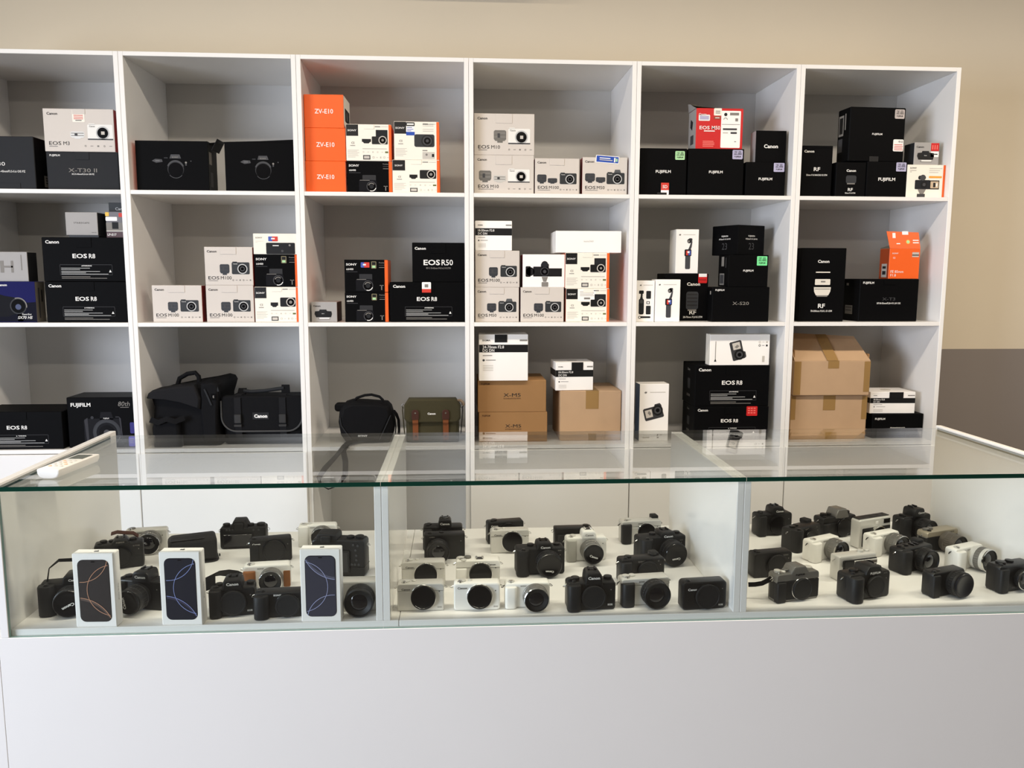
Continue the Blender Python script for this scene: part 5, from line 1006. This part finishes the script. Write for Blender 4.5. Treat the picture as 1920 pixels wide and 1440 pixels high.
camera('c16', 'black camera body with deep grip and hump, middle of the right bay front row', 124, 66, 44, BLK2, grip=(36, 20, .94, RUB), hump=('pent', 10, 50, 16, BLK2, 3), logo=('FUJIFILM', 12, 65.5, 5.4, WINK), logo2=('X-S10', 46, 61, 2.8, GREYINK), mount=(14, 31), capr=27, capm=RUB, dials=[WD(-30, 2, 11, 6), WD(42, 2, 10, 6)])
o = empty('camera_case', POS['a4'][:2] + (DECK,), math.radians(POS['a4'][2])); tag(o, 'black leather camera case with snap flap, between the phone boxes and the rear-facing camera', 'camera case')
MB().prism(rrect(-.062, .062, .004, .068, (.004, .004, .010, .016)), 'y', -.036, .036, .008, RUB).build('case_body', o)
MB().prism(rrect(-.066, .066, -.04, .04, .02), 'z', .0, .0055, .002, BLK2).build('base_flange', o)
m_ = MB(); m_.chbox(-.056, .030, -.034, -.010, .0682, .0695, .0005, BLK2); m_.build('top_strip', o)
m_ = MB(); m_.chbox(-.052, .026, -.0375, -.0362, .050, .060, .0005, CHARC); m_.build('flap_edge', o)
MB().lathe([(.004, 0), (.004, .003), (.002, .004)], 'x', (.066, -.02, .012), BLK3, 14).build('snap', o)
# ---- phone boxes
def phone_box(key, label, tone):
    X, Y, yaw = POS[key]; w, h, d = .090, .170, .031; M_ = {'gold': ((52, 47, 46), (96, 82, 76), (214, 160, 128)), 'blue': ((32, 33, 44), (60, 58, 78), (150, 164, 220)), 'grey': ((60, 60, 72), (92, 92, 108), (176, 182, 222))}[tone]
    dk, md, hi = [mat('phone_' + tone + n, c, .3) for n, c in zip('abc', M_)]
    mb = MB(); mb.chbox(-w / 2, w / 2, -d / 2, d / 2, 0, h - .0005, .002, PWH); P = Print(mb, w, d, h - .0005, 'T')
    P.c(.5, .5, .10, INK, 1); P.c(.55, .5, .10, INK, 1); P.p([(.52, .36), (.55, .28), (.56, .34)], INK, 1)
    P = Print(mb, w, d, h, 'R'); o_, u_, v_, n_ = P.fr; mb.text((o_ + u_ * (d / 2) + v_ * (h * .55), -v_, u_, n_), 'iPhone 16 Pro', 0, 0, .0048, GREYINK, 'C', .02, 1.0)
    o = mb.build('phone_box', None, (X, Y, DECK), (0, 0, math.radians(yaw))); tag(o, label, 'box', 'white phone boxes')
    s = MB(); P = Print(s, w, d, h)
    u0, u1, v0, v1 = .12, .885, .085, .925
    P.r(u0, v0, u1, v1, BLK3, 1, .075); P.r(u0 + .01, v0 + .006, u1 - .01, v1 - .006, dk, 2, .07)
    k = w / h
    def inside(u, v):
        return u0 + .025 < u < u1 - .025 and v0 + .012 < v < v1 - .012
    def stroke(cu, cv, r, a0, a1, th, m, ly, n=40):
        for i in range(n):
            a = math.radians(a0 + (a1 - a0) * (i + .5) / n)
            if inside(cu + r / k * math.cos(a), cv + r * math.sin(a)): P.arc(cu, cv, r, a0 + (a1 - a0) * i / n, a0 + (a1 - a0) * (i + 1) / n, th, m, ly, 1)
    fl = tone == 'grey'
    def T(u, v): return (u0 + u1 - u, v0 + v1 - v) if fl else (u, v)
    def disc(cu, cv, r, m, ly, n=80):
        pts = []
        for i in range(n):
            a = 2 * math.pi * i / n; pts.append((min(max(cu + r / k * math.cos(a), u0 + .03), u1 - .03), min(max(cv + r * math.sin(a), v0 + .05), v1 - .05)))
        P.p(pts, m, ly)
    disc(*T(.06, 1.06), .465, md, 3); disc(*T(.03, 1.10), .475, dk, 4)
    stroke(*T(.06, 1.06), .465, 0, 360, .003, hi, 5, 120); stroke(*T(.98, .50), .345, 0, 360, .003, hi, 5, 100); stroke(*T(.20, .04), .345, 0, 360, .003, hi, 5, 100)
    P.r(.46, v0 + .02, .55, v0 + .032, BLK3, 6, .005)
    s.build('screen_picture', o); return o
phone_box('p1', 'phone box with a bronze-lined picture, leftmost of the three phone boxes', 'gold')
phone_box('p2', 'phone box with a dark blue picture, middle of the three phone boxes', 'blue')
phone_box('p3', 'phone box with a grey picture, its arcs upside down, right of the black gripped camera', 'grey')
o = empty('accessory_case', (1.045, -1.02, DECK), math.radians(6)); tag(o, 'small white rounded case behind the black camera with the long capped lens', 'case')
MB().prism(rrect(-.024, .024, 0, .024, .004), 'y', -.018, .018, .004, WPL).build('case_base', o)
MB().prism(rrect(-.024, .024, .0244, .040, (.001, .001, .008, .008)), 'y', -.018, .018, .004, WPL).build('case_lid', o)
# ------------------------------------------------------------------ bags on the lowest open shelf
SZ = .8742
def at(name, label, cat, x): o = empty(name, (x, .06, SZ)); return tag(o, label, cat)
# big soft bag
b = at('camera_backpack', 'big slumped black bag with grab handle at the left of the lowest shelf', 'bag', .766)
out = [(-.135, .0), (-.14, .05), (-.133, .10), (-.128, .15), (-.138, .185), (-.125, .203), (-.07, .214), (.0, .228), (.05, .236), (.095, .246), (.116, .24), (.124, .225), (.116, .198), (.108, .175), (.108, .12), (.106, .0)]
MB().prism(out, 'y', -.02, .22, .02, NYLON).build('bag_body', b, ang=60)
out = [(-.142, .182), (-.136, .20), (-.12, .212), (-.05, .224), (.03, .232), (.05, .18), (.045, .14), (-.02, .165), (-.08, .178)]
MB().prism(out, 'y', -.042, .06, .008, NYLON2).build('top_flap', b, ang=60)
MB().prism([(-.125, .0), (-.128, .07), (-.12, .105), (-.06, .112), (-.03, .10), (-.028, 0)], 'y', -.045, .02, .012, NYLON).build('front_pocket', b, ang=60)
MB().prism([(.05, .02), (.045, .14), (.05, .235), (.095, .242), (.116, .232), (.106, .12), (.102, .02)], 'y', -.034, .02, .010, NYLON).build('lid_pocket', b, ang=60)
MB().tube([(-.06, .05, .215), (-.05, .05, .245), (-.02, .05, .262), (.008, .05, .266), (.02, .05, .252), (.022, .05, .228)], .0085, NYLON, 10).build('grab_handle', b)
MB().ribbon([(.065, -.0365, .215), (.075, -.0365, .19), (.088, -.0365, .155)], (1, 0, .3), .006, .003, CHARC).build('zipper', b)
MB().ribbon([(.108, -.03, .225), (.113, -.031, .205)], (1, 0, .2), .006, .003, CHARC).build('zipper', b)
m_ = MB(); m_.chbox(.088, .106, -.0368, -.0345, .176, .198, .0005, BLK3); m_.text((Vector((.097, -.037, .187)), Vector((1, 0, 0)), Vector((0, 0, -1)), Vector((0, -1, 0))), 'E', 0, 0, .009, GREYINK, 'C', .04); m_.build('logo_patch', b)
MB().ribbon([(-.13, -.046, .105), (-.10, -.05, .095), (-.07, -.052, .108), (-.04, -.05, .098), (-.01, -.04, .11)], (0, .3, 1), .02, .003, NYLON).build('side_strap', b)
# messenger bag
b = at('messenger_bag', 'black bag with flap, two buckled straps and white lettering on the lowest shelf', 'bag', 1.0275)
MB().prism(rrect(-.143, .148, .0, .176, (.012, .012, .02, .02)), 'y', .0, .17, .014, NYLON).build('bag_body', b, ang=60)
MB().prism(rrect(-.146, .15, .052, .186, (.055, .055, .014, .014), 8), 'y', -.016, .02, .006, NYLON).build('flap', b, ang=60)
p = [(x, -.0165, z) for x, z in rrect(-.145, .149, .0535, .30, (.055, .055, .01, .01), 8)][:18]
MB().tube([(-.145, -.0165, .168)] + p + [(.149, -.0165, .168)], .0032, mat('grey_piping', (62, 62, 62), .7), 6).build('piping', b)
for x in (-.085, .078):
    s_ = MB().ribbon([(x, .05, .187), (x, .0, .188), (x, -.0185, .178), (x, -.019, .09), (x, -.0135, .045), (x, -.004, .02)], (1, 0, 0), .024, .0022, NYLON2).build('strap', b)
    m_ = MB(); m_.chbox(x - .0125, x + .0125, -.0265, -.0205, .085, .118, .002, mat('buckle_plastic', (46, 46, 46), .35)); m_.chbox(x - .014, x + .014, -.026, -.0205, .072, .080, .0015, mat('buckle_plastic', (46, 46, 46), .35)); m_.build('buckle', s_)
    MB().ribbon([(x, .055, .186), (x + (.004 if x < 0 else 0), .05, .205 + (.012 if x > 0 else 0)), (x, .045, .187)], (1, 0, 0), .03, .004, NYLON).build('handle_loop', b)
MB().tube([(-.078, .05, .197), (-.05, .05, .193), (.0, .05, .196), (.04, .05, .202), (.072, .05, .206)], .007, CHARC, 10).build('carry_handle', b)
m_ = MB(); m_.chbox(-.032, .028, -.0178, -.0158, .098, .124, .0004, BLK2); m_.text((Vector((-.002, -.0180, .111)), Vector((1, 0, 0)), Vector((0, 0, -1)), Vector((0, -1, 0))), 'Canon', 0, 0, .0135, WINK, 'C', .09, 1.05); m_.build('logo_patch', b)
# small rounded bag with its shoulder strap hanging over the shelf edge
b = at('shoulder_bag', 'small black bag with arched handle, its strap looping down over the shelf edge', 'bag', 1.408)
out = [(-.075, 0), (-.095, .03), (-.103, .08), (-.098, .125), (-.08, .150), (-.055, .158), (.0, .156), (.05, .152), (.078, .150), (.092, .135), (.102, .10), (.106, .07), (.10, .03), (.085, 0)]
MB().prism(out, 'y', .0, .11, .018, NYLON).build('bag_body', b, ang=60)
MB().prism([(-.05, .012), (-.088, .07), (-.092, .10), (-.083, .14), (-.05, .152), (.05, .150), (.085, .14), (.094, .11), (.05, .012)], 'y', -.012, .03, .008, NYLON).build('flap', b, ang=60)
MB().tube([(-.052, -.013, .014), (-.089, -.013, .071), (-.093, -.012, .10)], .0022, CHARC, 6).build('piping', b); MB().tube([(.052, -.013, .014), (.095, -.013, .108)], .0022, CHARC, 6).build('piping', b)
MB().prism(rrect(-.118, -.06, .118, .150, .012), 'y', .02, .06, .008, NYLON).build('side_tab', b, ang=60)
MB().tube([(-.052, .04, .15), (-.035, .04, .168), (-.005, .04, .178), (.02, .04, .180), (.05, .04, .172), (.062, .04, .16), (.066, .04, .148)], .0052, NYLON, 10).build('arched_handle', b)
m_ = MB(); m_.text((Vector((-.010, -.0124, .031)), Vector((1, 0, 0)), Vector((0, 0, -1)), Vector((0, -1, 0))), 'SONY', 0, 0, .0075, WINK, 'C', .03, 1.3); m_.build('lettering', b)
MB().ribbon([(.10, .04, .12), (.112, .03, .108), (.122, .02, .085), (.124, .01, .05), (.122, 0, .012)], [(.3, 1, .2)] * 5, .02, .002, NYLON).build('side_strap', b)
MB().ribbon([(.10, .035, .09), (.108, .02, .082), (.112, .01, .06), (.110, .01, .03)], [(.3, 1, 0)] * 4, .008, .002, NYLON).build('strap_end', b)
MB().ribbon([(-.045, .0, .008), (-.055, -.04, .010), (-.068, -.076, .010), (-.10, -.087, -.03), (-.142, -.088, -.075), (-.165, -.088, -.11), (-.158, -.088, -.14), (-.13, -.088, -.152), (-.095, -.088, -.14), (-.068, -.088, -.10), (-.066, -.085, -.05), (-.074, -.084, -.010), (-.062, -.062, .012), (-.05, -.03, .012), (-.03, -.01, .009)],
            [(1, 0, .2), (1, .2, .2), (1, .1, .3), (.9, -.3, .5), (.95, -.3, .1), (.9, -.5, 0), (.5, -.9, .2), (0, -1, .1), (-.5, -.9, .1), (-.9, -.5, 0), (-.95, -.3, 0), (-1, -.2, .1), (-1, -.1, .2), (-1, 0, .2), (-1, 0, .1)], .021, .0018, NYLON).build('shoulder_strap', b)
# olive bag
b = at('canvas_bag', 'olive green canvas bag with two brown leather straps', 'bag', 1.659)
MB().prism(rrect(-.100, .100, .0, .150, (.008, .008, .02, .02)), 'y', .0, .12, .012, OLIVE).build('bag_body', b, ang=60)
MB().prism([(-.105, .145), (-.09, .168), (.088, .168), (.105, .145), (.106, .095), (.098, .082), (.085, .078), (-.085, .078), (-.098, .082), (-.106, .095)], 'y', -.013, .05, .006, OLIVE).build('flap', b, ang=60)
for x in (-.064, .05):
    s_ = MB().ribbon([(x, -.0145, .12), (x, -.0150, .080), (x, -.006, .072), (x, -.0045, .03), (x, -.0035, .012)], (1, 0, 0), .021, .0024, TAN).build('leather_strap', b)
    m_ = MB(); m_.prism(rrect(x - .0135, x + .0135, .092, .130, (.004, .004, .012, .012)), 'y', -.0190, -.0165, .0008, DBROWN); m_.lathe([(.003, 0), (.003, .0012)], '-y', (x, -.0190, .117), CHROME, 12); m_.build('leather_tab', s_)
    MB().lathe([(.0045, 0), (.0045, .002), (.003, .003)], '-y', (x, -.0058, .026), DBROWN, 14).build('stud', s_)
m_ = MB(); m_.text((Vector((-.003, -.0134, .114)), Vector((1, 0, 0)), Vector((0, 0, -1)), Vector((0, -1, 0))), 'Canon', 0, 0, .008, WINK, 'C', .08, 1.1); m_.build('lettering', b)
for sg in (-1, 1):
    MB().tube([(sg * .106, .03, .140), (sg * .113, .03, .146), (sg * .118, .03, .138), (sg * .113, .03, .128), (sg * .107, .03, .130)], .0016, DSILV, 6, True).build('strap_ring', b)
    MB().ribbon([(sg * .113, .03, .135), (sg * .114, .028, .12), (sg * .111, .026, .08), (sg * .107, .024, .03)], (0, 1, 0), .016, .003, OLIVE if sg < 0 else NYLON).build('side_strap', b)
MB().tube([(.096, .02, .158), (.106, .012, .160), (.114, .012, .153), (.118, .016, .142)], .0058, mat('tan_rope', (150, 130, 108), .9, noise=.2, scale=200), 8).build('rolled_cord', b)
